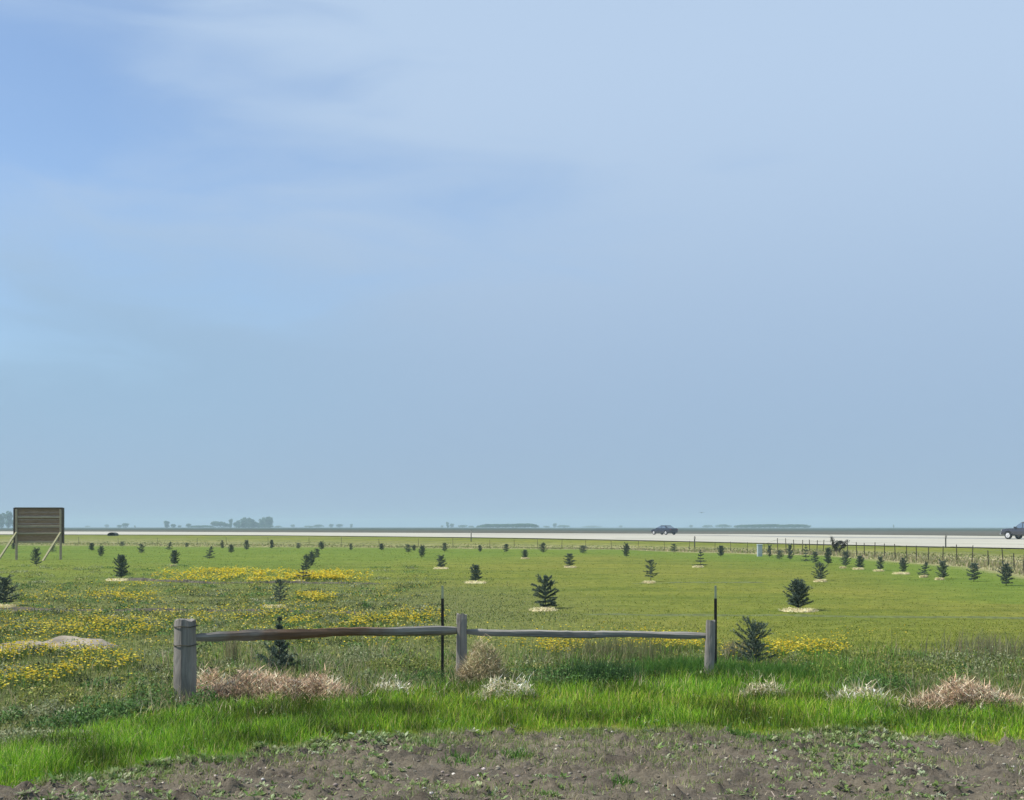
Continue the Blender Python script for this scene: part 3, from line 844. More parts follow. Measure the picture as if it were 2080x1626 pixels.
# ------------------------------------------------------------------ spruce saplings
def spruce_mesh(seed, levels=9, per=7, w=0.42, shape=1.0, needles=34, droop=0.1, gap=0.0, base=0.10, lean=0.0, nl=0.06, irregular=0.25, nw=0.017, pw=1.0):
    needles = int(needles * 2.0)
    """unit height sapling: crown of needled whorls"""
    r = np.random.default_rng(seed)
    Pp, Dd, Ll = [], [], []
    def seg(a, b, k):
        tpar = np.sort(r.random(k))
        p = a + (b - a) * tpar[:, None]
        ax = (b - a) / np.linalg.norm(b - a)
        rnd = r.normal(0, 1, (k, 3)); rnd -= (rnd @ ax)[:, None] * ax; rnd /= np.linalg.norm(rnd, axis=1)[:, None]
        dirv = ax * 0.65 + rnd * 0.8
        Pp.append(p); Dd.append(dirv / np.linalg.norm(dirv, axis=1)[:, None]); Ll.append(np.full(k, nl) * r.uniform(0.7, 1.2, k))
    for i in range(levels):
        f = i / (levels - 1)
        z = base + (0.93 - base) * f ** pw
        L = w * (1 - f) ** shape * r.uniform(0.85, 1.1) + 0.04
        if shape < 0.75: L = w * math.sqrt(max(1 - (1.6 * f - 0.6) ** 2, 0.02)) * r.uniform(0.85, 1.1) + 0.03
        n = max(4, per - int(3 * f))
        a0 = r.uniform(0, 2 * PI)
        for k in range(n):
            aa = a0 + 2 * PI * k / n + r.uniform(-0.3, 0.3)
            l = L * r.uniform(1 - irregular, 1 + irregular)
            el = R(5) + R(40) * f - droop + r.uniform(-0.15, 0.2)
            a = np.array([lean * z, 0, z]); d = np.array([math.cos(aa) * math.cos(el), math.sin(aa) * math.cos(el), math.sin(el)])
            b = a + d * l
            seg(a + d * 0.02, b, int(needles * (0.35 + l / w)))
            for s in (-1, 1):                               # side twigs
                q = a + d * l * r.uniform(0.4, 0.7)
                dd = np.array([math.cos(aa + s * 0.7), math.sin(aa + s * 0.7), d[2] * 0.7])
                seg(q, q + dd * l * 0.4, int(needles * 0.4))
    seg(np.array([lean * .75, 0, 0.75]), np.array([lean, 0, 0.97]), needles)
    P = np.concatenate(Pp); D = np.concatenate(Dd); L = np.concatenate(Ll)
    if gap > 0:
        k = vnoise(P[:, 2] * 14 + seed, P[:, 0] * 2) > gap; P, D, L = P[k], D[k], L[k]
    s = np.cross(D, r.normal(0, 1, D.shape)); s /= np.linalg.norm(s, axis=1)[:, None]; s *= nw * 0.5
    V = np.stack([P - s, P + s, P + D * L[:, None]], 1).reshape(-1, 3)
    V = V * [1, 1, 1 / 1.0]
    T = np.arange(len(V)).reshape(-1, 3)
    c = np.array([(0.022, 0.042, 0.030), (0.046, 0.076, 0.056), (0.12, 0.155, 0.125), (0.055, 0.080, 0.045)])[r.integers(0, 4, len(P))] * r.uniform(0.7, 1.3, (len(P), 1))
    me = np_mesh('spruce_crown', V, T, (c[:, None, :] * np.array([0.8, 0.8, 1.9])[None, :, None]).reshape(-1, 3)); me.materials.append(M['needle'])  # paler new growth at the tips, lightened further to paint in a sunlit look
    bm = bmesh.new()
    add_tube(bm, [(0, 0, -0.06), (lean * .3, 0, 0.3), (lean * 0.9, 0, 0.9)], [0.024, 0.018, 0.006], 7, 0.1)
    tm = bm_mesh(bm, 'spruce_trunk', True); tm.materials.append(M['bark'])
    return me, tm


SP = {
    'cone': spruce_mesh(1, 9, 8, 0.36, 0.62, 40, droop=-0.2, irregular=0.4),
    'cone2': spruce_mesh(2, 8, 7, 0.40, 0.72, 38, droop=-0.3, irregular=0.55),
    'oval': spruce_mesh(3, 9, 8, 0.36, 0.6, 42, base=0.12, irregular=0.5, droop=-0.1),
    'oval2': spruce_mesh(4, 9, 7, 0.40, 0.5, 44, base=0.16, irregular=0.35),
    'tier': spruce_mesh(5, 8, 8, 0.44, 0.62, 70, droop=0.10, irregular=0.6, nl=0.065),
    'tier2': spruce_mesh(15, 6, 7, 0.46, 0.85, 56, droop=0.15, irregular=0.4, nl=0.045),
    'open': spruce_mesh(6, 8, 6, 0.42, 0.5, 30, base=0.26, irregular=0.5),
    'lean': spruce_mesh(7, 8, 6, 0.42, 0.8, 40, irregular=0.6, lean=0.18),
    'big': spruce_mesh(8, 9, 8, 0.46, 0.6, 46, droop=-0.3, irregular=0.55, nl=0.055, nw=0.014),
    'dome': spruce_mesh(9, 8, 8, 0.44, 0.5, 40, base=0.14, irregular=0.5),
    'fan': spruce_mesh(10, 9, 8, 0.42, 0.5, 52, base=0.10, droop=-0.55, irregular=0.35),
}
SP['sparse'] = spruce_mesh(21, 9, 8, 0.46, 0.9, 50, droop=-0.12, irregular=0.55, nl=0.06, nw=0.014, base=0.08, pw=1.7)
PROTO = {}


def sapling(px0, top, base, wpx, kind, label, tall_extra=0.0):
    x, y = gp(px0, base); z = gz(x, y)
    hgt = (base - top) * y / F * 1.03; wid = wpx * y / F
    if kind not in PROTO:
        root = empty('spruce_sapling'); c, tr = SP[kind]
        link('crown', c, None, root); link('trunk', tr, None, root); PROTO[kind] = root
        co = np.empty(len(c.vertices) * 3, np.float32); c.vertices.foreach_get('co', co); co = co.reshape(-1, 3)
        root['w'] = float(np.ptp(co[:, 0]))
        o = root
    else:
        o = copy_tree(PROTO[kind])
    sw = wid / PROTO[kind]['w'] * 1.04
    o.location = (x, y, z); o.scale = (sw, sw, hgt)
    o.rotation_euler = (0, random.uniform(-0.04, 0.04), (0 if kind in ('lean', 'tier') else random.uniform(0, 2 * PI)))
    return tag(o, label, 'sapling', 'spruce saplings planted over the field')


SAP = [
    (8, 1178, 1231, 66, 'cone2', 'dark spruce sapling cut off by the left edge behind a pale mulch mat'),
    (74, 1119, 1151, 24, 'cone2', 'bushy spruce sapling in front of the gap under the wooden billboard'),
    (106, 1104, 1121, 19, 'lean', 'dark sapling behind the right slanted brace of the billboard'),
    (27, 1104, 1116, 11, 'oval', 'tiny dark sapling behind the left slanted brace of the billboard'),
    (186, 1104, 1119, 14, 'cone', 'small rounded sapling, first one right of the billboard'),
    (205, 1111, 1131, 16, 'oval', 'sapling right beside and nearer than the first one right of the billboard'),
    (248, 1101, 1111, 12, 'dome', 'tiny round sapling just below the dark culvert at the road edge'),
    (287, 1107, 1125, 17, 'dome', 'blue grey rounded sapling above and right of the tall one on stony mulch'),
    (246, 1132, 1178, 34, 'cone', 'tall dense sapling on stony mulch at left, one low branch reaching right'),
    (343, 1101, 1117, 17, 'lean', 'small sapling with a side branch pointing right, above a conical one on white mulch'),
    (379, 1103, 1112, 10, 'dome', 'smallest square dark sapling in the far row, right of one with a side branch'),
    (355, 1121, 1149, 23, 'cone', 'conical dark sapling with a small bright white mulch patch at its foot'),
    (425, 1111, 1136, 25, 'lean', 'lopsided spreading sapling with low branches to the right, left of centre'),
    (451, 1099, 1114, 9, 'tier', 'thin far sapling just right of and behind the lopsided spreading one'),
    (470, 1108, 1124, 15, 'cone', 'small conical sapling right of the lopsided spreading one'),
    (501, 1100, 1118, 15, 'cone2', 'far sapling tilting left under the tallest grove on the horizon'),
    (552, 1098, 1115, 11, 'cone', 'narrow pointed far sapling under the right end of the tallest grove'),
    (606, 1104, 1115, 12, 'dome', 'round dark far sapling just left of the diagonal sapling row'),
    (653, 1101, 1117, 17, 'oval', 'topmost and farthest sapling of the overlapping diagonal row'),
    (644, 1116, 1134, 16, 'oval2', 'second farthest sapling of the overlapping diagonal row'),
    (633, 1123, 1150, 22, 'oval', 'middle sapling of the overlapping diagonal row'),
    (623, 1131, 1160, 22, 'cone2', 'second nearest sapling of the overlapping diagonal row'),
    (616, 1144, 1180, 32, 'tier2', 'nearest sapling of the diagonal row, standing in the orange flower streak'),
    (568, 1180, 1232, 42, 'open', 'slender spruce sapling on pale mulch above the left rail'),
    (713, 1106, 1118, 11, 'cone2', 'small far sapling, first one right of the diagonal row'),
    (775, 1105, 1118, 13, 'cone', 'small conical far sapling between the diagonal row and the touching pair'),
    (829, 1107, 1123, 17, 'dome', 'left and bushier sapling of the touching pair in the far row'),
    (841, 1109, 1120, 12, 'oval', 'right and smaller sapling of the touching pair in the far row'),
    (857, 1111, 1134, 17, 'oval', 'pointed oval sapling nearer than and right of the touching pair'),
    (903, 1104, 1121, 15, 'oval2', 'round far sapling above the wide triangular one near the left steel post'),
    (896, 1130, 1153, 26, 'cone2', 'wide triangular sapling on thin mulch straight above the left steel post'),
    (966, 1149, 1182, 30, 'cone', 'dense conical sapling on a wide mulch mat above the middle wooden post'),
    (975, 1109, 1122, 11, 'oval', 'small dark far sapling below the left road marker post'),
    (1028, 1106, 1122, 15, 'oval2', 'rounded far sapling at the middle of the picture width'),
    (1066, 1118, 1135, 16, 'cone', 'small conical sapling on a sliver of mulch right of the picture middle'),
    (1103, 1105, 1123, 18, 'cone2', 'far ragged sapling straight above the tall layered spruce'),
    (1108, 1176, 1238, 60, 'tier', 'tall layered spruce sapling with long flat branches on ragged mulch'),
    (1157, 1126, 1152, 26, 'oval2', 'squat round sapling on a flat mulch mat, upper right of the tall layered spruce'),
    (1184, 1109, 1124, 21, 'dome', 'wide low far sapling above and right of the squat round one'),
    (1272, 1107, 1133, 19, 'oval', 'tall oval sapling below left of the dark sedan'),
    (1369, 1106, 1125, 19, 'open', 'sparse ragged sapling below the rear of the dark sedan'),
    (1322, 1140, 1182, 34, 'open', 'sapling with its bare trunk showing above bright white mulch'),
    (1423, 1118, 1151, 25, 'tier2', 'narrow tiered sapling on mulch below the middle road marker post'),
    (1464, 1110, 1131, 18, 'cone', 'conical far sapling between the tiered one and the utility box'),
    (1563, 1111, 1133, 14, 'cone2', 'first sapling right of the pale utility box'),
    (1583, 1119, 1137, 20, 'dome', 'low dome shaped sapling, second one right of the utility box'),
    (1605, 1110, 1139, 17, 'cone2', 'thin topped sapling, third one right of the utility box'),
    (1637, 1107, 1141, 20, 'tier2', 'tall pointed sapling, fourth one right of the utility box'),
    (1656, 1124, 1146, 19, 'oval2', 'low rounded sapling, fifth one right of the utility box'),
    (1682, 1116, 1149, 19, 'cone', 'narrow pointed sapling below the dark broken shrub on the verge'),
    (1718, 1123, 1151, 24, 'cone2', 'broad sapling first right of the dark broken shrub on the verge'),
    (1747, 1130, 1155, 22, 'cone', 'compact sapling on pale mulch, second right of the dark broken shrub'),
    (1788, 1133, 1158, 21, 'cone2', 'narrow topped sapling on two pale mulch patches by the wire fence'),
    (1834, 1136, 1164, 22, 'oval', 'columnar sapling on a bright narrow mulch mat by the wire fence'),
    (1876, 1142, 1171, 29, 'lean', 'sapling leaning right with a ragged left side by the wire fence'),
    (1916, 1142, 1176, 30, 'cone2', 'bushy sapling below the right road marker post'),
    (1978, 1146, 1181, 31, 'oval2', 'ball shaped sapling second from the right end of the wire fence row'),
    (2044, 1147, 1189, 36, 'oval', 'large dense sapling at the right end of the wire fence row'),
    (1666, 1148, 1181, 33, 'cone2', 'solitary conical sapling nearer than the wire fence row'),
    (1622, 1191, 1243, 64, 'fan', 'broad rounded spruce on a long straight pale mulch mat'),
    (1530, 1276, 1356, 82, 'big', 'dark spruce with grey twigs right of the right steel post'),
    (568, 1257, 1370, 98, 'sparse', 'dark spruce sapling partly hidden behind the left rail'),
]
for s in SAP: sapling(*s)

# mulch mats (each a thing, lying under its sapling)
def mulch(px0, py0, wpx, label, name='mulch_mat', seed=0, bright=1.0):
    x, y = gp(px0, py0); z = gz(x, y); r = wpx / 2 * y / F
    n = 30; th = np.arange(n) * 2 * PI / n; rg = np.random.default_rng(seed)
    rag = 1 + 0.35 * (vnoise(th * 1.3 + seed, th * 0 + 3.1) - 0.5) + rg.uniform(-.10, .10, n)
    rings = [np.stack([np.cos(th) * r * f * rag, np.sin(th) * r * 0.7 * f * rag, hh * (1 + rg.uniform(-.5, .5, n))], -1) for f, hh in ((1.04, -0.02), (0.98, 0.012), (0.75, 0.030), (0.4, 0.034))]
    V = np.concatenate(rings + [np.array([[0, 0, 0.045]])])
    T = []
    for q in range(3):
        for k in range(n):
            k2 = (k + 1) % n; T += [(q * n + k, q * n + k2, q * n + n + k2), (q * n + k, q * n + n + k2, q * n + n + k)]
    for k in range(n): T.append((3 * n + k, 3 * n + (k + 1) % n, 4 * n))
    C = palette(len(V), [(0.60, 0.54, 0.30), (0.70, 0.64, 0.40), (0.44, 0.39, 0.21)], [3, 2, 1.5])
    m = 420; rad = np.sqrt(rg.random(m)) * 1.12; a_ = rg.uniform(0, 2 * PI, m)
    P = np.stack([np.cos(a_) * rad * r, np.sin(a_) * rad * r * 0.8, np.where(rad < 0.95, 0.035, 0.008)], -1)
    st = blade_arrays(P, rg.uniform(0.04, 0.11, m), rg.uniform(0.006, 0.014, m), rg.uniform(0, PI, m), rg.uniform(0, 2 * PI, m), rg.uniform(0.95, 1.17, m),
                      palette(m, [(0.74, 0.68, 0.42), (0.62, 0.55, 0.32), (0.38, 0.33, 0.18), (0.80, 0.75, 0.52)], [3, 3, 1.2, 1.5]))
    V, T, C = merge([(V, np.array(T), C), st])
    o = link(name, np_mesh(name, V, T, C), M['dry']); o.location = (x, y, z)
    return tag(o, label, 'mulch', 'pale mulch mats under the saplings')


for i, (a, b, w_, lb) in enumerate([
    (1622, 1245, 70, 'long straight pale yellow mulch mat under the broad rounded spruce'),
    (1103, 1243, 52, 'ragged pale yellow mulch mat under the tall layered spruce'),
    (966, 1184.5, 42, 'wide thin mulch mat under the dense conical sapling above the middle post'),
    (1318, 1185, 25, 'white mulch mat under the sapling with a bare trunk'),
    (1158, 1153, 24, 'flat pale mulch mat under the squat round sapling'),
    (1418, 1153, 20, 'pale mulch mat under the narrow tiered sapling'),
    (896, 1155, 28, 'thin pale mulch mat under the wide triangular sapling'),
    (240, 1181, 46, 'stony pale mulch mat under the tall dense sapling at left'),
    (607, 1182, 18, 'small white mulch patch at the foot of the diagonal row'),
    (352, 1151, 11, 'small bright white mulch patch under the conical sapling at left'),
    (556, 1236, 46, 'pale straw mulch mat under the slender sapling above the left rail'),
    (10, 1236, 40, 'stony whitish mulch mat at the left edge'),
    (1743, 1157, 21, 'pale mulch mat under the compact sapling by the dark broken shrub'),
    (1712, 1154, 12, 'small mulch mat just left of the compact sapling mulch by the wire fence'),
    (1784, 1160, 20, 'pale mulch mat under the narrow topped sapling by the wire fence'),
    (1830, 1167, 32, 'bright narrow mulch mat under the columnar sapling by the wire fence'),
    (1876, 1173, 14, 'dull mulch mat under the sapling leaning right'),
    (1908, 1178, 18, 'dull mulch mat under the bushy sapling below the right marker post'),
    (1666, 1183, 24, 'small pale mulch mat under the solitary conical sapling'),
    (1066, 1136, 15, 'sliver of mulch under the small conical sapling right of the picture middle'),
]): mulch(a, b, w_, lb, seed=i)

# ------------------------------------------------------------------ furrows: low soil ridges across the field
def furrow(name, pts, h0, wid, label, mat):
    P0 = np.array([gp(a, b) for a, b in pts]); n = 160
    q = np.linspace(0, 1, n); u = np.linspace(0, 1, len(P0))
    X = np.interp(q, u, P0[:, 0]); Y = np.interp(q, u, P0[:, 1]) + 0.25 * (fbm(X * 0.6, X * 0, 3) - 0.5)
    m = 9; Vv = []
    for j in range(m):
        f = j / (m - 1) * 2 - 1
        hh = h0 * np.maximum(0, 1 - f * f) * (0.12 + 2.6 * np.maximum(fbm(X * 1.3 + 3 * f, X * 0 + f * 2 + h0 * 40, 4) - 0.36, 0) * 1.6) * np.clip(np.minimum(q, 1 - q) * 12, 0, 1)
        yy = Y + f * wid * (0.7 + 0.6 * fbm(X * 1.1, X * 0 + 7, 2))
        Vv.append(np.stack([X, yy, ground_z(X, yy) + hh - 0.008 - 0.02 * abs(f) ** 4], -1))
    Vv = np.stack(Vv, 1)
    Ii = np.arange(n * m).reshape(n, m)
    Qq = np.stack([Ii[:-1, :-1], Ii[1:, :-1], Ii[1:, 1:], Ii[:-1, 1:]], -1).reshape(-1, 4)
    o = link(name, np_mesh(name, Vv.reshape(-1, 3), Qq, smooth_shade=True), mat)
    return tag(o, label, 'furrow', kind='structure')


m_fur = m_plain('dark_furrow_soil', (0.075, 0.068, 0.048), 0.95, var=0.5, scale=5)
m_grn = m_plain('dark_grassy_furrow', (0.085, 0.105, 0.028), 0.95, var=0.4, scale=6)  # field-like green, darker than the mown grass around
m_pal = m_plain('pale_furrow_soil', (0.225, 0.195, 0.15), 0.95, var=0.4, scale=5)
furrow('furrow', [(225, 1180), (420, 1184), (620, 1184), (790, 1185)], 0.055, 0.18, 'dark soil ridge through the orange flower streak', m_fur)
furrow('furrow', [(-100, 1243), (200, 1242), (480, 1241), (760, 1246)], 0.05, 0.16, 'dark soil ridge right of the left edge mulch mat', m_fur)
furrow('furrow', [(1120, 1252), (1500, 1253), (1900, 1255), (2300, 1258)], 0.022, 0.30, 'faint dark soil ridge below the long mulch mat', m_grn)
furrow('furrow', [(1280, 1185), (1440, 1185), (1560, 1184)], 0.02, 0.35, 'faint dark soil ridge right of the bare trunk sapling', m_grn)
furrow('furrow', [(-160, 1325), (0, 1322), (70, 1319), (140, 1316), (240, 1315)], 0.085, 0.55, 'pale bare soil strip with a hump at the left edge', m_pal)
furrow('furrow', [(40, 1512), (140, 1508), (240, 1504)], 0.03, 0.25, 'grey bare soil patch among weeds at lower left', m_pal)

# ------------------------------------------------------------------ split rail fence in the foreground
fence = empty('rail_fence', (-0.6, 15.0, 0)); tag(fence, 'low weathered grey split rail fence with three posts and two rails', 'fence')
FO = Vector((-0.6, 15.0, 0))


def at_d(px0, py0, d):
    return Vector(((px0 - CX) * d / F, d, H - (py0 - HY) * d / F))


def rail(a, b, r0, r1, mat, seed):
    """rough split rail from a to b; origin at a, x along the rail"""
    rr = random.Random(seed); d = b - a; L = d.length; n = 34; k = 9
    prof = [(math.cos(2 * PI * j / k) * (1 + rr.uniform(-.22, .18)), math.sin(2 * PI * j / k) * (1 + rr.uniform(-.22, .12))) for j in range(k)]
    bm = bmesh.new(); secs = []
    ph = rr.uniform(0, 6)
    for i in range(n + 1):
        f = i / n
        e = min(1, 0.62 + 0.38 * min(f, 1 - f) / 0.06)
        r = (r0 + (r1 - r0) * f) * e * (1 + 0.09 * math.sin(f * 11 + ph) + rr.uniform(-.07, .07))
        oz = 0.007 * math.sin(f * 6 + ph) + 0.004 * math.sin(f * 17 + ph); oy = 0.015 * math.sin(f * 5 + ph)
        tw = 0.35 * math.sin(f * 4 + ph)
        secs.append([(f * L, oy + r * 0.72 * (p[0] * math.cos(tw) - p[1] * math.sin(tw)) * (1 + rr.uniform(-.05, .05)),
                      oz + r * (p[0] * math.sin(tw) + p[1] * math.cos(tw)) * (1 + rr.uniform(-.05, .05))) for p in prof])
    loft(bm, secs)
    o = link('rail', bm_mesh(bm, 'rail', False), mat, fence)
    o.location = a - FO; o.rotation_euler = d.to_track_quat('X', 'Z').to_euler()
    return o


D1, D2, D3 = 13.1, 15.0, 15.15
p1 = at_d(377, 1430, D1); p2 = at_d(938, 1380, D2); p3 = at_d(1440, 1372, D3)
t1 = at_d(377, 1258, D1).z; t2 = at_d(938, 1246, D2).z; t3 = at_d(1440, 1260, D3).z
m1 = at_d(400, 1293, D1 + .05); m2l = at_d(928, 1280, D2); m2r = at_d(946, 1284, D2); m3 = at_d(1433, 1293, D3)
dir1 = (m2l - m1).normalized(); dir2 = (m3 - m2r).normalized()


def post(name, base, top, rad, n, mat, seed, mort, square=False, flare=0.0, tilt=0.0):
    rr = random.Random(seed); bm = bmesh.new(); secs = []
    ang = [(2 * PI * (k + 0.5) / n) for k in range(n)]
    radk = [1 + rr.uniform(-0.09, 0.06) for _ in range(n)]
    m = 16
    for i in range(m + 1):
        f = i / m; z = -0.25 + (top + 0.25) * f
        r = rad * (1 + flare * (1 - f)) * (1 + 0.02 * math.sin(9 * f + seed))
        if i == m: r *= 0.95
        sec = []
        for k in range(n):
            ca, sa = math.cos(ang[k]), math.sin(ang[k])
            if square:
                s = 1 / max(abs(ca), abs(sa)); s = 0.6 * s + 0.45
            else: s = 1
            q = r * s * radk[k] * (1 + rr.uniform(-.02, .02))
            sec.append((ca * q + tilt * z, sa * q, z + (rr.uniform(-0.022, 0.008) if i == m else 0)))
        secs.append(sec)
    loft(bm, secs)
    me = bm_mesh(bm, 'post', False)
    cb = bmesh.new()
    for (c0, dv, ln, hw, hh) in mort:
        q = dv.to_track_quat('X', 'Z').to_matrix()
        add_box(cb, c0, (ln, hw, hh), q)
    me = cut(me, cb)
    o = link(name, me, mat, fence); o.location = base - FO
    return o


b1 = Vector((p1.x, p1.y, 0)); b2 = Vector((p2.x, p2.y, 0)); b3 = Vector((p3.x, p3.y, 0))
post('post', b1, t1, 0.112, 20, M['post_round'], 3, [(Vector((0.09, 0.03, m1.z)), dir1, 0.24, 0.10, 0.125)])
post('post', b2, t2, 0.058, 12, M['post_split'], 5, [(Vector((0, 0, m2l.z)), Vector((1, 0, 0)), 0.5, 0.075, 0.135)], square=True, flare=0.12)
post('post', b3, t3, 0.054, 12, M['post_split'], 8, [(Vector((-0.06, 0, m3.z)), Vector((1, 0, 0)), 0.12, 0.06, 0.10)], square=True, flare=0.10, tilt=0.03)
for zz_ in (at_d(377, 1272, D1).z, at_d(377, 1310, D1).z):
    bm = bmesh.new(); add_tube(bm, [(math.cos(2 * PI * k / 28) * 0.121, math.sin(2 * PI * k / 28) * 0.121, zz_ + 0.004 * math.sin(k)) for k in range(29)], 0.005, 6)
    o = link('wire_wrap', bm_mesh(bm, 'wire_wrap'), M['rust_post'], fence); o.location = b1 - FO
rail(m1 - dir1 * 0.06, m2l + dir1 * 0.03, 0.050, 0.057, M['rail_brown'], 4)
rail(m2r + dir2 * 0.012, m3 + dir2 * 0.03, 0.050, 0.044, M['rail'], 9)
# steel T posts standing just behind the rails
def steel_post(px0, top, d, label):
    b = at_d(px0, 1300, d); hgt = at_d(px0, top, d).z; tip = at_d(px0, 1190, d).z
    o = empty('steel_post', (b.x, b.y, 0))
    bm = bmesh.new()
    add_box(bm, (0, -0.016, hgt / 2 - 0.15), (0.034, 0.005, hgt + 0.3)); add_box(bm, (0, 0.003, hgt / 2 - 0.15), (0.006, 0.030, hgt + 0.3))
    for k in range(int(hgt / 0.06)): add_box(bm, (0, -0.021, 0.03 + k * 0.06), (0.014, 0.008, 0.012))
    link('shaft', bm_mesh(bm, 'steel_shaft'), M['steel'], o)
    bm = bmesh.new()
    add_box(bm, (0, -0.016, (tip + hgt) / 2), (0.026, 0.005, tip - hgt)); add_box(bm, (0, 0.002, (tip + hgt) / 2), (0.006, 0.028, tip - hgt))
    link('painted_tip', bm_mesh(bm, 'painted_tip'), M['steel_tip'], o)
    tag(o, label, 'steel post', 'dark steel T posts behind the rail fence')


steel_post(899, 1216, 15.35, 'thin black steel post crossing behind the left rail, left of the middle wooden post')
steel_post(1453, 1216, 15.45, 'thin black steel post beside the right wooden post')

# ------------------------------------------------------------------ wooden billboard seen from behind
BD = float(depth(1137))
bx = lambda p: (p - CX) * BD / F
bz = lambda p: H - (p - HY) * BD / F
cxm = (bx(30) + bx(128)) / 2; z0 = gz(cxm, BD)
bb = empty('billboard', (cxm, BD, z0), R(4)); tag(bb, 'brown wooden billboard seen from behind on posts with slanted braces', 'billboard')
wd = bx(127) - bx(31); top = bz(1033) - z0; bot = bz(1103) - z0
bm = bmesh.new(); nb = 9; bh = (top - bot) / nb
for k in range(nb):
    add_box(bm, (0, 0.02, bot + bh * (k + 0.5)), (wd - 0.02, 0.03, bh - 0.003))
link('board_panel', bm_mesh(bm, 'board_panel'), M['board'], bb)
for yb in (1051, 1069, 1084, 1101):
    bm = bmesh.new(); add_box(bm, (0, -0.04, bz(yb) - z0), (wd - 0.24, 0.06, 0.085), None, 0.006)
    link('batten', bm_mesh(bm, 'batten'), M['batten'], bb)
for s in (-1, 1):
    bm = bmesh.new(); add_box(bm, (s * (wd / 2 + 0.02), 0.0, (top + bot) / 2), (0.05, 0.16, top - bot + 0.06), None, 0.006)
    link('side_frame', bm_mesh(bm, 'side_frame'), M['timber_dark'], bb)
    xo_ = s * (wd / 2 - 0.10)
    bm = bmesh.new(); add_box(bm, (xo_, -0.05, (top - 0.06 - 0.3) / 2), (0.10, 0.09, top - 0.06 + 0.3), None, 0.008)
    link('leg', bm_mesh(bm, 'leg'), M['batten'], bb)
    bm = bmesh.new()
    add_bar(bm, (xo_ - 0.52, -1.35, -0.1), (xo_ + 0.02, -0.12, bz(1082) - z0), 0.10, 0.06)
    link('brace', bm_mesh(bm, 'brace'), M['timber'], bb)
bm = bmesh.new(); add_box(bm, (0, 0.0, top + 0.02), (wd - 0.04, 0.16, 0.05), None, 0.006)
link('top_cap', bm_mesh(bm, 'top_cap'), M['timber_dark'], bb)

# ------------------------------------------------------------------ utility pedestal box
x, y = gp(1543, 1131); o = empty('utility_box', (x, y, gz(x, y))); tag(o, 'pale blue grey utility pedestal box in grass below the highway', 'utility box')
bm = bmesh.new(); add_box(bm, (0, 0, 0.29), (0.25, 0.22, 0.62), None, 0.015); link('cabinet', bm_mesh(bm, 'cabinet'), M['box_paint'], o)
bm = bmesh.new(); add_box(bm, (0, 0, 0.615), (0.28, 0.25, 0.05), None, 0.015); link('lid', bm_mesh(bm, 'lid'), M['box_paint'], o)
bm = bmesh.new(); add_box(bm, (0, -0.115, 0.33), (0.18, 0.012, 0.40), None, 0.004); link('door', bm_mesh(bm, 'door'), M['box_paint'], o)

# ------------------------------------------------------------------ wire fence
wf = empty('wire_fence', (0, 0, 0)); tag(wf, 'thin wire fence on many slim dark posts along the verge', 'wire fence')
PX = [2110, 2078, 2060, 2038, 2008, 1974, 1944, 1915, 1886, 1862, 1842, 1819, 1797, 1777, 1756, 1740, 1722, 1705, 1690, 1672, 1659, 1645, 1630, 1613, 1597, 1580,
      1552, 1518, 1484, 1452, 1400, 1350, 1296, 1242, 1190, 1141, 1092, 1045, 995, 920, 850, 770, 693, 628, 545, 460, 400, 320, 240, 160, 60, -60]
tops = []
proto = None
for i, p in enumerate(PX):
    d = float(fence_d(p)) + 0.5; x = (p - CX) * d / F; z = gz(x, d)
    hgt = random.uniform(0.68, 0.86) * (1.0 if p > 1560 else 0.78)
    if proto is None:
        bm = bmesh.new(); add_tube(bm, [(0, 0, -0.2), (0, 0, 0.5), (0, 0, 1)], [0.024, 0.022, 0.020], 8, 0.06)
        o = proto = link('post', bm_mesh(bm, 'wire_fence_post'), M['rust_post'], wf)
    else:
        o = proto.copy(); COL.objects.link(o); o.parent = wf
    s = 1.0 if p > 1560 else 0.6
    o.location = (x, d, z); o.scale = (s, s, hgt); o.rotation_euler = (random.uniform(-.05, .05), random.uniform(-.06, .06), 0)
    tops.append((x, d, z, hgt))
for lv in (0.35, 0.62, 0.92):
    bm = bmesh.new()
    add_tube(bm, [(x, d - 0.035, z + hgt * lv) for (x, d, z, hgt) in tops], 0.004, 4)
    link('wire', bm_mesh(bm, 'fence_wire'), M['wire'], wf)

# ------------------------------------------------------------------ road marker posts, culvert, shrub, bird
mk = None
for (p, py, tp, lb) in ((957, 1095, 1072, 'thin road marker post standing alone left of the picture middle'), (1411, 1103.5, 1081, 'thin road marker post just right of the dark sedan'),
                        (1921, 1113.5, 1086, 'thin road marker post left of the dark pickup at the right')):
    x, y, z = gpr(p, py); z = gz(x, y); hgt = (py - tp) * y / F
    if mk is None:
        mk = o = empty('road_marker')
        bm = bmesh.new(); add_box(bm, (0, 0, 0.4), (0.055, 0.03, 1.2), None, 0.005); link('post', bm_mesh(bm, 'marker_post'), M['marker'], o)
        bm = bmesh.new(); add_box(bm, (0, -0.022, 0.86), (0.09, 0.012, 0.20), None, 0.004); link('reflector', bm_mesh(bm, 'reflector'), M['reflector'], o)
    else: o = copy_tree(mk)
    o.location = (x, y, z); o.scale = (1.3, 1.3, hgt); tag(o, lb, 'marker post', 'marker posts along the highway edge')

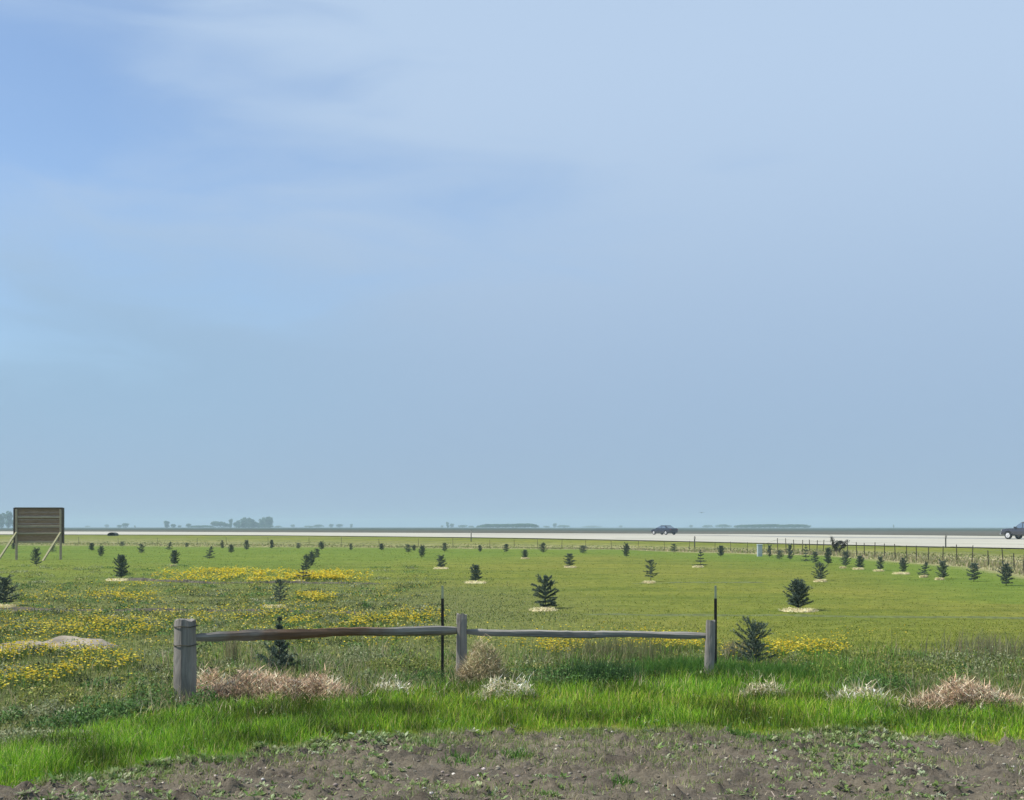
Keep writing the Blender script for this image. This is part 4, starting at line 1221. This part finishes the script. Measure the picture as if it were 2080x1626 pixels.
x, y, z = gpr(229, 1088.2)
bm = bmesh.new()
n = 18; cs = []
for yy, ro in ((-0.5, 0.30), (0.7, 0.30)):
    cs.append([bm.verts.new((math.cos(2 * PI * k / n) * ro * 1.6, yy, math.sin(2 * PI * k / n) * ro)) for k in range(n)])
ci = [[bm.verts.new((math.cos(2 * PI * k / n) * 0.26 * 1.6, yy, math.sin(2 * PI * k / n) * 0.26)) for k in range(n)] for yy in (-0.5, 0.66)]
for k in range(n):
    j = (k + 1) % n
    bm.faces.new((cs[0][k], cs[0][j], cs[1][j], cs[1][k])); bm.faces.new((ci[0][j], ci[0][k], ci[1][k], ci[1][j])); bm.faces.new((cs[0][j], cs[0][k], ci[0][k], ci[0][j]))
bm.faces.new(ci[1]); bm.faces.new(cs[1])
o = link('culvert_pipe', bm_mesh(bm, 'culvert_pipe'), M['concrete']); o.location = (x, y, gz(x, y) + 0.10)
tag(o, 'low dark culvert mouth at the grass edge of the road', 'culvert')

# dark broken shrub on the verge
x, y = gp(1699, 1123); zz_ = gz(x, y)
o = empty('shrub', (x, y, zz_)); sc_ = 1.2 * y / F
bm = bmesh.new()
limbs = [((0, 0, -0.1), (-4, 0, 14), (-9, 0, 29)), ((-4, 0, 12), (4, 1, 20), (11, 0, 19)), ((0, 0, 0), (8, 0, 10), (16, 0, 16)), ((10, 0, 14), (15, 0, 20), (19, 0, 23)), ((0, 0, 2), (2, 2, 14), (1, 3, 22))]
for l in limbs: add_tube(bm, [Vector(q) * sc_ for q in l], [1.3 * sc_, 0.9 * sc_, 0.3 * sc_], 6, 0.1)
link('branches', bm_mesh(bm, 'shrub_branches'), M['bark'], o)
P = []
for l, k in zip(limbs, (420, 520, 420, 90, 200)):
    f = rng.random(k)[:, None]; A, B_, C_ = [np.array(q) for q in l]
    P.append(np.where(f < .5, A + (B_ - A) * f * 2, B_ + (C_ - B_) * (f - .5) * 2) + rng.normal(0, 1.5, (k, 3)))
P = np.concatenate(P); P = P[P[:, 2] > 1] * sc_; n = len(P)
V, T, C = leaf_arrays(P, rng.uniform(1.5, 3.5, n) * sc_, rng.uniform(0, 2 * PI, n), rng.uniform(-.6, 1.2, n), palette(n, [(0.018, 0.022, 0.014), (0.035, 0.04, 0.022)], [2, 1]), 0.5)
link('foliage', np_mesh('shrub_foliage', V, T, C), M['shrub'], o)
tag(o, 'dark broken looking shrub sticking up against the pale road', 'shrub')

o = empty('bird', (0, 0, 0)); bp = at_d(1425, 1042, 230.0); o.location = bp
bm = bmesh.new(); add_tube(bm, [(-.28, 0, 0), (-.15, 0, 0.02), (0.05, 0, 0), (0.22, 0, -0.01), (.3, 0, -.01)], [0.02, 0.05, 0.07, 0.045, 0.02], 8)
link('body', bm_mesh(bm, 'bird_body', True), M['feather'], o)
for s in (-1, 1):
    bm = bmesh.new(); secs = []
    for f, ch, zz_ in ((0, .2, 0), (.35, .18, .12), (.7, .12, .10), (1, .02, .02)):
        yy = s * (0.05 + 0.5 * f); secs.append([(ch / 2, yy, zz_ + .01), (-ch / 2, yy, zz_ + .01), (-ch / 2, yy, zz_ - .01), (ch / 2, yy, zz_ - .01)])
    loft(bm, secs); link('wing', bm_mesh(bm, 'bird_wing'), M['feather'], o)
o.rotation_euler = (0, 0, R(70)); tag(o, 'small faint bird flying low above the horizon right of the sedan', 'bird')

# ------------------------------------------------------------------ vehicles
def section(x, zl, zb, w, crown=0.03):
    return [(x, w * 0.86, zl), (x, w * 0.98, zl + 0.10), (x, w, zl + (zb - zl) * 0.55), (x, w * 0.96, zb - 0.05), (x, w * 0.86, zb), (x, w * 0.4, zb + crown),
            (x, -w * 0.4, zb + crown), (x, -w * 0.86, zb), (x, -w * 0.96, zb - 0.05), (x, -w, zl + (zb - zl) * 0.55), (x, -w * 0.98, zl + 0.10), (x, -w * 0.86, zl)]


def wheel(parent, x, y, r, wid):
    s = 1 if y > 0 else -1
    bm = bmesh.new(); n = 24; pr = [(0.62, -.5), (0.93, -.5), (1, -.38), (1, .38), (0.93, .5), (0.62, .5)]
    rings = [[bm.verts.new((math.cos(2 * PI * k / n) * r * q, v * wid, math.sin(2 * PI * k / n) * r * q)) for k in range(n)] for q, v in pr]
    for a_, b_ in zip(rings, rings[1:] + rings[:1]):
        for k in range(n): bm.faces.new((a_[k], a_[(k + 1) % n], b_[(k + 1) % n], b_[k]))
    wh = empty('wheel', (x, y, r)); wh.parent = parent
    link('tyre', bm_mesh(bm, 'tyre', True), M['tyre'], wh)
    bm = bmesh.new()
    for k in range(5):
        a0 = 2 * PI * k / 5
        add_bar(bm, (0, s * wid * 0.42, 0), (math.cos(a0) * r * 0.6, s * wid * 0.40, math.sin(a0) * r * 0.6), 0.12, 0.03)
    add_tube(bm, [(0, s * wid * .1, 0), (0, s * wid * .46, 0)], r * 0.66, 20)
    link('rim', bm_mesh(bm, 'rim'), M['rim'], wh)


def panel(parent, name, pts, mat, th=0.012):
    """thin panel with thickness from a polygon outline"""
    P = [Vector(p) for p in pts]; nrm = (P[1] - P[0]).cross(P[2] - P[0]).normalized()
    bm = bmesh.new(); a_ = [bm.verts.new(p + nrm * th) for p in P]; b_ = [bm.verts.new(p - nrm * th) for p in P]
    bm.faces.new(a_); bm.faces.new(b_[::-1])
    for k in range(len(P)):
        j = (k + 1) % len(P); bm.faces.new((a_[k], b_[k], b_[j], a_[j]))
    return link(name, bm_mesh(bm, name), mat, parent)


def lights(parent, name, x, y, z, s, mat):
    for sg in (-1, 1):
        bm = bmesh.new(); add_box(bm, (x, sg * y, z), s, None, min(s) * 0.3); link(name, bm_mesh(bm, name), mat, parent)


def arches(me, xs_, r, w):
    cb = bmesh.new()
    for x in xs_:
        for s in (-1, 1): add_tube(cb, [(x, s * (w - 0.30), r), (x, s * (w + 0.3), r)], r * 1.17, 22)
    return cut(me, cb)


def greenhouse(bm, base, roof):
    """base and roof: (x_rear, x_front, half width, z)"""
    (r0, f0, w0, z0_), (r1, f1, w1, z1) = base, roof
    m_ = lambda a_, b_, q: a_ + (b_ - a_) * q
    secs = []
    for q in (0, 0.5, 0.9, 1.0):
        e = q if q < 1 else 1.0
        x0, x1, w, z = m_(r0, r1, e), m_(f0, f1, e), m_(w0, w1, e), m_(z0_, z1, e)
        if q == 1.0: x0 += 0.10; x1 -= 0.10; w -= 0.06; z += 0.045
        c = 0.06
        secs.append([(x0, -w + c, z), (x0, w - c, z), (x0 + c, w, z), (x1 - c, w, z), (x1, w - c, z), (x1, -w + c, z), (x1 - c, -w, z), (x0 + c, -w, z)])
    loft(bm, secs)


def on_side(base, roof, x, q, s, off=0.008):
    (r0, f0, w0, z0_), (r1, f1, w1, z1) = base, roof
    return (x, s * (w0 + (w1 - w0) * q + off), z0_ + (z1 - z0_) * q)


def sedan(loc, rz, label):
    o = empty('sedan', loc, rz)
    bm = bmesh.new()
    loft(bm, [section(*s) for s in ((-2.36, .42, .80, .66), (-2.28, .32, .95, .80), (-2.0, .27, 1.01, .88), (-1.4, .24, 1.02, .91), (-.4, .22, .98, .92), (.8, .22, .95, .92),
                                    (1.3, .23, .92, .91), (1.9, .26, .84, .87), (2.25, .30, .74, .78), (2.36, .38, .64, .64))])
    base, roof = (-1.75, 1.10, .80, .95), (-1.02, 0.18, .60, 1.40)
    me = arches(bm_mesh(bm, 'sedan_body'), (-1.38, 1.42), 0.325, 0.9)
    bm = bmesh.new(); bm.from_mesh(me); greenhouse(bm, base, roof)
    link('body', bm_mesh(bm, 'sedan_body'), M['car'], o)
    for s in (-1, 1):
        panel(o, 'side_window', [on_side(base, roof, x, q, s) for x, q in ((0.72, .12), (-0.22, .12), (-0.22, .86), (0.22, .86))], M['glass'])
        panel(o, 'side_window', [on_side(base, roof, x, q, s) for x, q in ((-0.32, .12), (-1.28, .12), (-1.0, .80), (-0.32, .86))], M['glass'])
    fx = lambda q: 1.10 + (0.18 - 1.10) * q; rx = lambda q: -1.75 + (-1.02 + 1.75) * q; zz = lambda q: .95 + .45 * q
    panel(o, 'windscreen', [(fx(.12) + .01, -.70, zz(.12)), (fx(.12) + .01, .70, zz(.12)), (fx(.88) + .01, .55, zz(.88)), (fx(.88) + .01, -.55, zz(.88))], M['glass'])
    panel(o, 'rear_window', [(rx(.14) - .01, -.68, zz(.14)), (rx(.14) - .01, .68, zz(.14)), (rx(.88) - .01, .54, zz(.88)), (rx(.88) - .01, -.54, zz(.88))], M['glass'])
    lights(o, 'tail_light', -2.30, .62, .80, (.08, .34, .13), M['lens_red']); lights(o, 'headlight', 2.22, .60, .62, (.16, .30, .12), M['lens_clear'])
    for s in (-1, 1):
        bm = bmesh.new(); add_box(bm, (0.72, s * 0.95, 1.0), (.12, .16, .12), None, 0.03); link('mirror', bm_mesh(bm, 'mirror'), M['car'], o)
        bm = bmesh.new(); add_box(bm, (-.32, s * .925, .84), (.16, .03, .03), None, 0.008); link('door_handle', bm_mesh(bm, 'door_handle'), M['chrome'], o)
    bm = bmesh.new(); add_box(bm, (-2.37, 0, .45), (.06, 1.2, .14), None, 0.02); link('rear_bumper', bm_mesh(bm, 'rear_bumper'), M['car'], o)
    bm = bmesh.new(); add_box(bm, (2.33, 0, .42), (.08, 1.1, .14), None, 0.02); link('grille', bm_mesh(bm, 'grille'), M['tyre'], o)
    for x in (-1.38, 1.42):
        for s in (-1, 1): wheel(o, x, s * 0.80, 0.325, 0.22)
    return tag(o, label, 'car')


def pickup(loc, rz, label):
    o = empty('pickup_truck', loc, rz)
    bm = bmesh.new()
    loft(bm, [section(*s) for s in ((-.62, .42, 1.12, .94), (.2, .42, 1.12, .96), (1.0, .42, 1.12, .96), (1.5, .44, 1.14, .95), (2.2, .46, 1.12, .93), (2.66, .48, 1.05, .88), (2.8, .55, .92, .78))])
    base, roof = (-.62, 1.30, .86, 1.10), (-.50, 0.42, .70, 1.78)
    me = arches(bm_mesh(bm, 'pickup_body'), (1.85,), 0.41, 0.95)
    bm = bmesh.new(); bm.from_mesh(me); greenhouse(bm, base, roof)
    link('body', bm_mesh(bm, 'pickup_body'), M['car2'], o)
    # load bed: floor, sides and tailgate
    bm = bmesh.new()
    add_box(bm, (-1.72, 0, .62), (2.16, 1.84, .24), None, 0.02)
    for s in (-1, 1): add_box(bm, (-1.72, s * .90, .93), (2.16, .10, .42), None, 0.02)
    me = arches(bm_mesh(bm, 'pickup_bed'), (-1.75,), 0.41, 0.95)
    link('load_bed', me, M['car2'], o)
    bm = bmesh.new(); add_box(bm, (-2.80, 0, .90), (.07, 1.86, .48), None, 0.02); link('tailgate', bm_mesh(bm, 'tailgate'), M['car2'], o)
    for s in (-1, 1):
        panel(o, 'side_window', [on_side(base, roof, x, q, s) for x, q in ((0.98, .12), (.22, .12), (.22, .86), (.48, .86))], M['glass'])
        panel(o, 'side_window', [on_side(base, roof, x, q, s) for x, q in ((.12, .12), (-.52, .12), (-.46, .86), (.12, .86))], M['glass'])
    fx = lambda q: 1.30 + (0.42 - 1.30) * q; zz = lambda q: 1.10 + .68 * q
    panel(o, 'windscreen', [(fx(.1) + .01, -.78, zz(.1)), (fx(.1) + .01, .78, zz(.1)), (fx(.9) + .01, .64, zz(.9)), (fx(.9) + .01, -.64, zz(.9))], M['glass'])
    panel(o, 'rear_window', [(-.62, -.6, 1.25), (-.62, .6, 1.25), (-.53, .56, 1.66), (-.53, -.56, 1.66)], M['glass'])
    lights(o, 'headlight', 2.72, .66, .90, (.12, .28, .18), M['lens_clear']); lights(o, 'tail_light', -2.83, .86, .92, (.06, .14, .34), M['lens_red'])
    bm = bmesh.new(); add_box(bm, (2.84, 0, .56), (.14, 1.7, .18), None, 0.03); link('front_bumper', bm_mesh(bm, 'front_bumper'), M['chrome'], o)
    bm = bmesh.new(); add_box(bm, (-2.88, 0, .55), (.12, 1.7, .16), None, 0.03); link('rear_bumper', bm_mesh(bm, 'rear_bumper'), M['chrome'], o)
    for s in (-1, 1):
        bm = bmesh.new(); add_box(bm, (0.98, s * 1.03, 1.22), (.12, .18, .20), None, 0.03); link('mirror', bm_mesh(bm, 'mirror'), M['car2'], o)
    for x in (-1.75, 1.85):
        for s in (-1, 1): wheel(o, x, s * 0.84, 0.41, 0.25)
    return tag(o, label, 'pickup truck')


cx_, cy_, cz_ = gpr(1349, 1087.3)
sedan((cx_, cy_, cz_ + 0.055), math.atan2(0.83, -0.56) - math.atan2(cx_, cy_) * 0, 'black sedan driving away along the highway right of centre')
px_, py_, pz_ = gpr(2090, 1097)
pk = pickup((px_, py_, pz_ + 0.055), R(122), 'dark grey pickup truck cut off by the right edge on the highway')

# ------------------------------------------------------------------ far trees
def far_crown(seed, shape):
    r = np.random.default_rng(seed)
    blobs = []
    if shape == 'round': blobs = [(r.uniform(-.22, .22), r.uniform(-.2, .2), r.uniform(.35, .8), r.uniform(.16, .26)) for _ in range(11)] + [(0, 0, .3, .3)]
    elif shape == 'tall': blobs = [(r.uniform(-.16, .16), r.uniform(-.15, .15), z, r.uniform(.14, .2)) for z in np.linspace(.2, .88, 12)]
    else: blobs = [(r.uniform(-.36, .36), r.uniform(-.3, .3), r.uniform(.25, .62), r.uniform(.18, .28)) for _ in range(12)]
    P = []
    for (x, y, z, q) in blobs:
        d = r.normal(0, 1, (70, 3)); d /= np.linalg.norm(d, axis=1)[:, None]
        P.append(np.array([x, y, z]) + d * q * r.uniform(.6, 1.05, (70, 1)))
    P = np.concatenate(P); P = P[P[:, 2] > 0.04]; n = len(P)
    s1 = r.normal(0, 1, (n, 3)); s2 = r.normal(0, 1, (n, 3)); sz = r.uniform(.03, .07, (n, 1))
    s1 = s1 / np.linalg.norm(s1, axis=1)[:, None] * sz; s2 = s2 / np.linalg.norm(s2, axis=1)[:, None] * sz
    V = np.stack([P - s1, P + s2, P + s1, P - s2], 1).reshape(-1, 3)
    T = np.arange(len(V)).reshape(-1, 4)
    c = np.array([(0.05, 0.105, 0.045), (0.07, 0.14, 0.06), (0.10, 0.175, 0.075)])[r.integers(0, 3, n)]
    return V, T, np.repeat(c, 4, 0)


FC = {}
for nm, sd in (('round', 1), ('tall', 2), ('wide', 3)):
    V, T, C = far_crown(sd, nm)
    me = np_mesh('far_crown_' + nm, V, T, C); me.materials.append(M['far_leaf'])
    bm = bmesh.new(); add_tube(bm, [(0, 0, -.05), (0, 0, .35), (0.01, 0, .6)], [.035, .028, .012], 6, .1)
    tm = bm_mesh(bm, 'far_trunk'); tm.materials.append(M['bark'])
    FC[nm] = (me, tm, (V, T, C))
FP = {}


def far_tree(px0, top, wpx, shape, d, label):
    d = d * 1.35
    x = (px0 - CX) * d / F; z = gz(x, d); hgt = (HY - top) * d / F + H - z; wid = wpx * d / F
    if shape not in FP:
        o = empty('far_tree'); link('crown', FC[shape][0], None, o); link('trunk', FC[shape][1], None, o); FP[shape] = o
    else: o = copy_tree(FP[shape])
    k = {'round': 0.85, 'tall': 0.62, 'wide': 1.05}[shape]
    o.location = (x, d, z); o.scale = (wid / k, wid / k, hgt); o.rotation_euler = (0, 0, random.uniform(0, 6))
    tag(o, label, 'tree', 'hazy trees along the horizon')


for tr in [
    (4, 1044, 20, 'tall', 820, 'tall hazy tree at the left edge beside the billboard'),
    (17, 1040, 16, 'tall', 830, 'tallest hazy tree just left of the billboard'),
    (29, 1053, 16, 'round', 830, 'lower hazy tree half behind the left side of the billboard'),
    (178, 1067, 12, 'wide', 1700, 'very faint low tree, first right of the billboard on the horizon'),
    (217, 1065, 11, 'round', 1450, 'faint small tree left of the rounded pair above the culvert'),
    (242, 1066, 11, 'round', 1050, 'lower left tree of the rounded pair above the culvert'),
    (255, 1062, 17, 'round', 1050, 'higher right tree of the rounded pair above the culvert'),
    (274, 1068, 4, 'tall', 1200, 'thin faint tree just right of the rounded pair above the culvert'),
    (338, 1059, 13, 'tall', 1000, 'narrow tall tree with two low ones stepping down to its right'),
    (352, 1064, 13, 'round', 1010, 'middle low tree right of the narrow tall tree'),
    (365, 1067, 9, 'round', 1010, 'lowest tree, second right of the narrow tall tree'),
    (383, 1063, 12, 'round', 1000, 'small tree at the left end of the long tallest grove'),
    (566, 1067, 16, 'wide', 1250, 'low faint tree just right of the tallest grove'),
    (595, 1065, 11, 'round', 1350, 'small faint tree standing alone right of the tallest grove'),
    (628, 1067, 20, 'wide', 1250, 'low flat faint tree left of a wider clump above the diagonal row'),
    (648, 1064, 24, 'wide', 1250, 'wide flat faint tree above the diagonal sapling row'),
    (673, 1064, 11, 'round', 1250, 'small round faint tree right of the wide flat one'),
    (690, 1064, 16, 'round', 1250, 'domed faint tree, second right of the wide flat one'),
    (714, 1065, 7, 'tall', 1300, 'tiny upright faint tree at the end of the clump above the diagonal row'),
    (898, 1067, 7, 'round', 1400, 'tiny faint tree left of the twin stemmed tree'),
    (909, 1061, 7, 'tall', 1150, 'thin upright tree left of the long low wood'),
    (918, 1063, 11, 'round', 1200, 'small rounded tree right beside the thin upright one'),
    (940, 1065, 20, 'wide', 1200, 'wide low tree behind the left road marker post'),
    (957, 1067, 13, 'wide', 1250, 'lowest tree between the left marker post and the dense wood'),
    (1110, 1067, 14, 'wide', 1350, 'low faint tree first right of the dense wood'),
    (1127, 1062, 10, 'round', 1300, 'pointed faint tree second right of the dense wood'),
    (1146, 1065, 26, 'wide', 1350, 'wide faint tree third right of the dense wood'),
    (1205, 1067, 40, 'wide', 1750, 'very faint low tree midway between dense wood and sedan'),
    (1261, 1067, 9, 'round', 1600, 'tiny faint tree left of the sedan'),
    (1404, 1066, 9, 'round', 1500, 'tiny faint tree right of the sedan'),
    (1438, 1065, 24, 'wide', 1350, 'low faint tree left of the long hedge line'),
    (1467, 1063, 32, 'wide', 1200, 'wide flat tree between the low faint tree and the long hedge line'),
]: far_tree(*tr)


def far_mass(name, items, label):
    parts = []
    for (px0, top, wpx, shape, d) in items:
        d = d * 1.35
        x = (px0 - CX) * d / F; z = gz(x, d); hgt = (HY - top) * d / F + H - z; wid = wpx * d / F
        V, T, C = FC[shape][2]; k = {'round': 0.85, 'tall': 0.62, 'wide': 1.05}[shape]
        a0 = random.uniform(0, 6); Vr = V.copy(); Vr[:, 0] = V[:, 0] * math.cos(a0) - V[:, 1] * math.sin(a0); Vr[:, 1] = V[:, 0] * math.sin(a0) + V[:, 1] * math.cos(a0)
        parts.append((Vr * [wid / k, wid / k, hgt] + [x, d, z], T, C))
    V, T, C = merge(parts)
    return tag(link(name, np_mesh(name, V, T, C), M['far_leaf']), label, 'wood', kind='stuff')


J = lambda q: random.uniform(-q, q)
grove = [(p, 1066 + J(.8), 20, 'wide', 1000 + J(40)) for p in range(392, 432, 8)] + [(p, 1058 + J(1), 17, 'round', 1000 + J(30)) for p in (436, 444, 451)] + \
    [(p, 1063 + J(1), 14, 'round', 1000 + J(30)) for p in (459, 464)] + [(469, 1055, 9, 'tall', 980), (478, 1060, 11, 'round', 990), (485, 1058, 11, 'tall', 990)] + \
    [(p, t_, 12, 'tall', 970 + J(20)) for p, t_ in ((493, 1055), (498, 1052), (505, 1053), (511, 1055), (516, 1060), (524, 1062), (531, 1055), (537, 1052), (541, 1051), (546, 1051), (549, 1052))] + \
    [(p, 1065, 16, 'wide', 960) for p in range(486, 552, 7)]
far_mass('far_grove', grove, 'tallest uneven grove of hazy trees on the horizon at left')
wood = []
for p in range(974, 1090, 4):
    top_ = np.interp(p, [972, 980, 990, 1000, 1012, 1040, 1062, 1080, 1090], [1067, 1065, 1062, 1063, 1062, 1062, 1060.5, 1061, 1065])
    wood.append((p, top_ + J(.5), 15, 'wide', 880 + J(30)))
far_mass('far_wood', wood, 'dense long low wood on the horizon near the middle')
hed = []
for p in range(1499, 1640, 5):
    hed.append((p, np.interp(p, [1495, 1510, 1540, 1570, 1590, 1610, 1630, 1641], [1065, 1064, 1063, 1062, 1064, 1062.5, 1063, 1066]) + J(.4), 17, 'wide', 950 + J(30)))
far_mass('far_hedge', hed, 'long hedge like line of hazy trees right of the sedan')
far_tree(1815, 1066, 3, 'tall', 1300, 'tiny faint upright speck of a tree on the bare horizon at right')

# ------------------------------------------------------------------ haze
bm = bmesh.new(); add_box(bm, (0, 1450, 9.5), (3400, 3060, 21.5))
t = NT('haze_air')
pv = t.n('ShaderNodeVolumePrincipled'); pv.inputs['Color'].default_value = (0.58, 0.78, 0.83, 1); pv.inputs['Density'].default_value = 0.0005
pv.inputs['Anisotropy'].default_value = 0.0
t.l(pv.outputs[0], t.out.inputs['Volume'])
hz = link('haze', bm_mesh(bm, 'haze'), t.m); tag(hz, kind='stuff')

# ------------------------------------------------------------------ sky and sun
SUN_EL, SUN_AZ = R(52), math.atan2(-0.97, -0.10)           # azimuth measured from +Y towards +X
w = bpy.data.worlds.new('World'); scene.world = w; w.use_nodes = True
nt = w.node_tree; nt.nodes.clear()
out = nt.nodes.new('ShaderNodeOutputWorld'); bg = nt.nodes.new('ShaderNodeBackground')
sky = nt.nodes.new('ShaderNodeTexSky'); sky.sky_type = 'NISHITA'; sky.sun_disc = False
sky.sun_elevation = SUN_EL; sky.sun_rotation = SUN_AZ
sky.altitude = 300; sky.air_density = 1.0; sky.dust_density = 0.6; sky.ozone_density = 4.5
bg.inputs['Strength'].default_value = 0.114
tc = nt.nodes.new('ShaderNodeTexCoord')


def wn(kind, **kw):
    n_ = nt.nodes.new(kind)
    for k_, v_ in kw.items(): setattr(n_, k_, v_)
    return n_


def wmath(op, a_, b_, clamp=False):
    n_ = wn('ShaderNodeMath', operation=op); n_.use_clamp = clamp
    for s_, v_ in ((n_.inputs[0], a_), (n_.inputs[1], b_)):
        if hasattr(v_, 'node'): nt.links.new(v_, s_)
        else: s_.default_value = v_
    return n_.outputs[0]


def wnoise(scale, loc, detail, rough, dist):
    mp = wn('ShaderNodeMapping'); mp.inputs['Scale'].default_value = scale; mp.inputs['Location'].default_value = loc
    nt.links.new(tc.outputs['Generated'], mp.inputs['Vector'])
    n_ = wn('ShaderNodeTexNoise'); n_.inputs['Scale'].default_value = 1.0; n_.inputs['Detail'].default_value = detail
    n_.inputs['Roughness'].default_value = rough; n_.inputs['Distortion'].default_value = dist
    nt.links.new(mp.outputs[0], n_.inputs['Vector'])
    return n_.outputs['Fac']


sp_ = wn('ShaderNodeSeparateXYZ'); nt.links.new(tc.outputs['Generated'], sp_.inputs[0])


def wrange(v_, a_, b_, c_, d_, kind='SMOOTHSTEP'):
    m_ = wn('ShaderNodeMapRange', interpolation_type=kind); nt.links.new(v_, m_.inputs[0])
    for k_, q_ in zip((1, 2, 3, 4), (a_, b_, c_, d_)): m_.inputs[k_].default_value = q_
    return m_.outputs[0]


n1 = wnoise((2.6, 2.6, 7.5), (1.7, 0.3, 2.2), 4, 0.45, 0.6)
n2 = wnoise((6, 6, 22), (0.4, 5.1, 0.7), 4, 0.5, 0.8)
def spot(c_, sc_):
    a_ = wn('ShaderNodeVectorMath', operation='SUBTRACT'); nt.links.new(tc.outputs['Generated'], a_.inputs[0]); a_.inputs[1].default_value = c_
    b_ = wn('ShaderNodeVectorMath', operation='MULTIPLY'); nt.links.new(a_.outputs[0], b_.inputs[0]); b_.inputs[1].default_value = sc_
    d_ = wn('ShaderNodeVectorMath', operation='LENGTH'); nt.links.new(b_.outputs[0], d_.inputs[0])
    return wrange(d_.outputs['Value'], 0.0, 1.0, 1.0, 0.0)


veil = wmath('ADD', wmath('MULTIPLY', sp_.outputs[0], 0.95), 0.80)
veil = wmath('ADD', veil, wmath('MULTIPLY', wmath('SUBTRACT', n1, 0.5), 1.5))
veil = wmath('ADD', veil, wmath('MULTIPLY', wmath('SUBTRACT', n2, 0.5), 1.15))
veil = wmath('ADD', veil, wrange(sp_.outputs[2], 0.02, 0.24, 0.75, 0.0))
veil = wmath('SUBTRACT', veil, wmath('MULTIPLY', spot((-0.31, 0.90, 0.30), (3.0, 1.5, 11.0)), 0.56))
veil = wmath('SUBTRACT', veil, wmath('MULTIPLY', spot((-0.36, 0.92, 0.15), (3.6, 1.5, 16.0)), 0.22))
veil = wmath('ADD', veil, wmath('MULTIPLY', spot((-0.02, 0.93, 0.36), (3.2, 1.5, 7.0)), 0.35))
fac = wrange(veil, -0.1, 1.1, 0.16, 0.94)
up_ = wrange(sp_.outputs[2], 0.0, 0.36, 0.0, 1.0)
vc_ = wn('ShaderNodeMix', data_type='RGBA'); nt.links.new(up_, vc_.inputs[0])
vc_.inputs[6].default_value = (2.02, 2.80, 3.90, 1); vc_.inputs[7].default_value = (3.10, 3.98, 5.20, 1)
lc_ = wn('ShaderNodeMix', data_type='RGBA'); nt.links.new(wmath('MULTIPLY', spot((-0.34, 0.92, 0.12), (2.6, 1.2, 7.0)), 0.8), lc_.inputs[0])
nt.links.new(vc_.outputs[2], lc_.inputs[6]); lc_.inputs[7].default_value = (1.98, 3.05, 4.20, 1)
mx = wn('ShaderNodeMix', data_type='RGBA'); nt.links.new(fac, mx.inputs[0])
nt.links.new(sky.outputs[0], mx.inputs[6]); nt.links.new(lc_.outputs[2], mx.inputs[7])
nt.links.new(mx.outputs[2], bg.inputs['Color']); nt.links.new(bg.outputs[0], out.inputs['Surface'])

sd = bpy.data.lights.new('sun', 'SUN'); sd.energy = 4.6; sd.angle = R(0.5); sd.color = (1.0, 0.95, 0.87)
so = bpy.data.objects.new('sun', sd); COL.objects.link(so)
sdir = Vector((math.sin(SUN_AZ) * math.cos(SUN_EL), math.cos(SUN_AZ) * math.cos(SUN_EL), math.sin(SUN_EL)))
so.rotation_euler = sdir.to_track_quat('Z', 'Y').to_euler(); so.location = (-20, 0, 30)

# ------------------------------------------------------------------ camera
cam = bpy.data.cameras.new('camera'); co = bpy.data.objects.new('camera', cam); COL.objects.link(co)
cam.sensor_width = 36; cam.lens = 36 * F / 2080; cam.shift_y = (HY - 813) / 2080
cam.clip_end = 8000; cam.clip_start = 0.1
co.location = (0, 0, H); co.rotation_euler = (R(90), 0, 0)
scene.camera = co
vsn = scene.view_settings
vsn.view_transform = 'Standard'; vsn.look = 'None'; vsn.exposure = 0.5; vsn.gamma = 1.0; vsn.use_curve_mapping = False
scene.cycles.use_denoising = True
scene.cycles.max_bounces = 6; scene.cycles.transparent_max_bounces = 8
for q in ('w',):
    for r_ in PROTO.values():
        if q in r_: del r_[q]
for o in bpy.data.objects:
    if 'w' in o: del o['w']
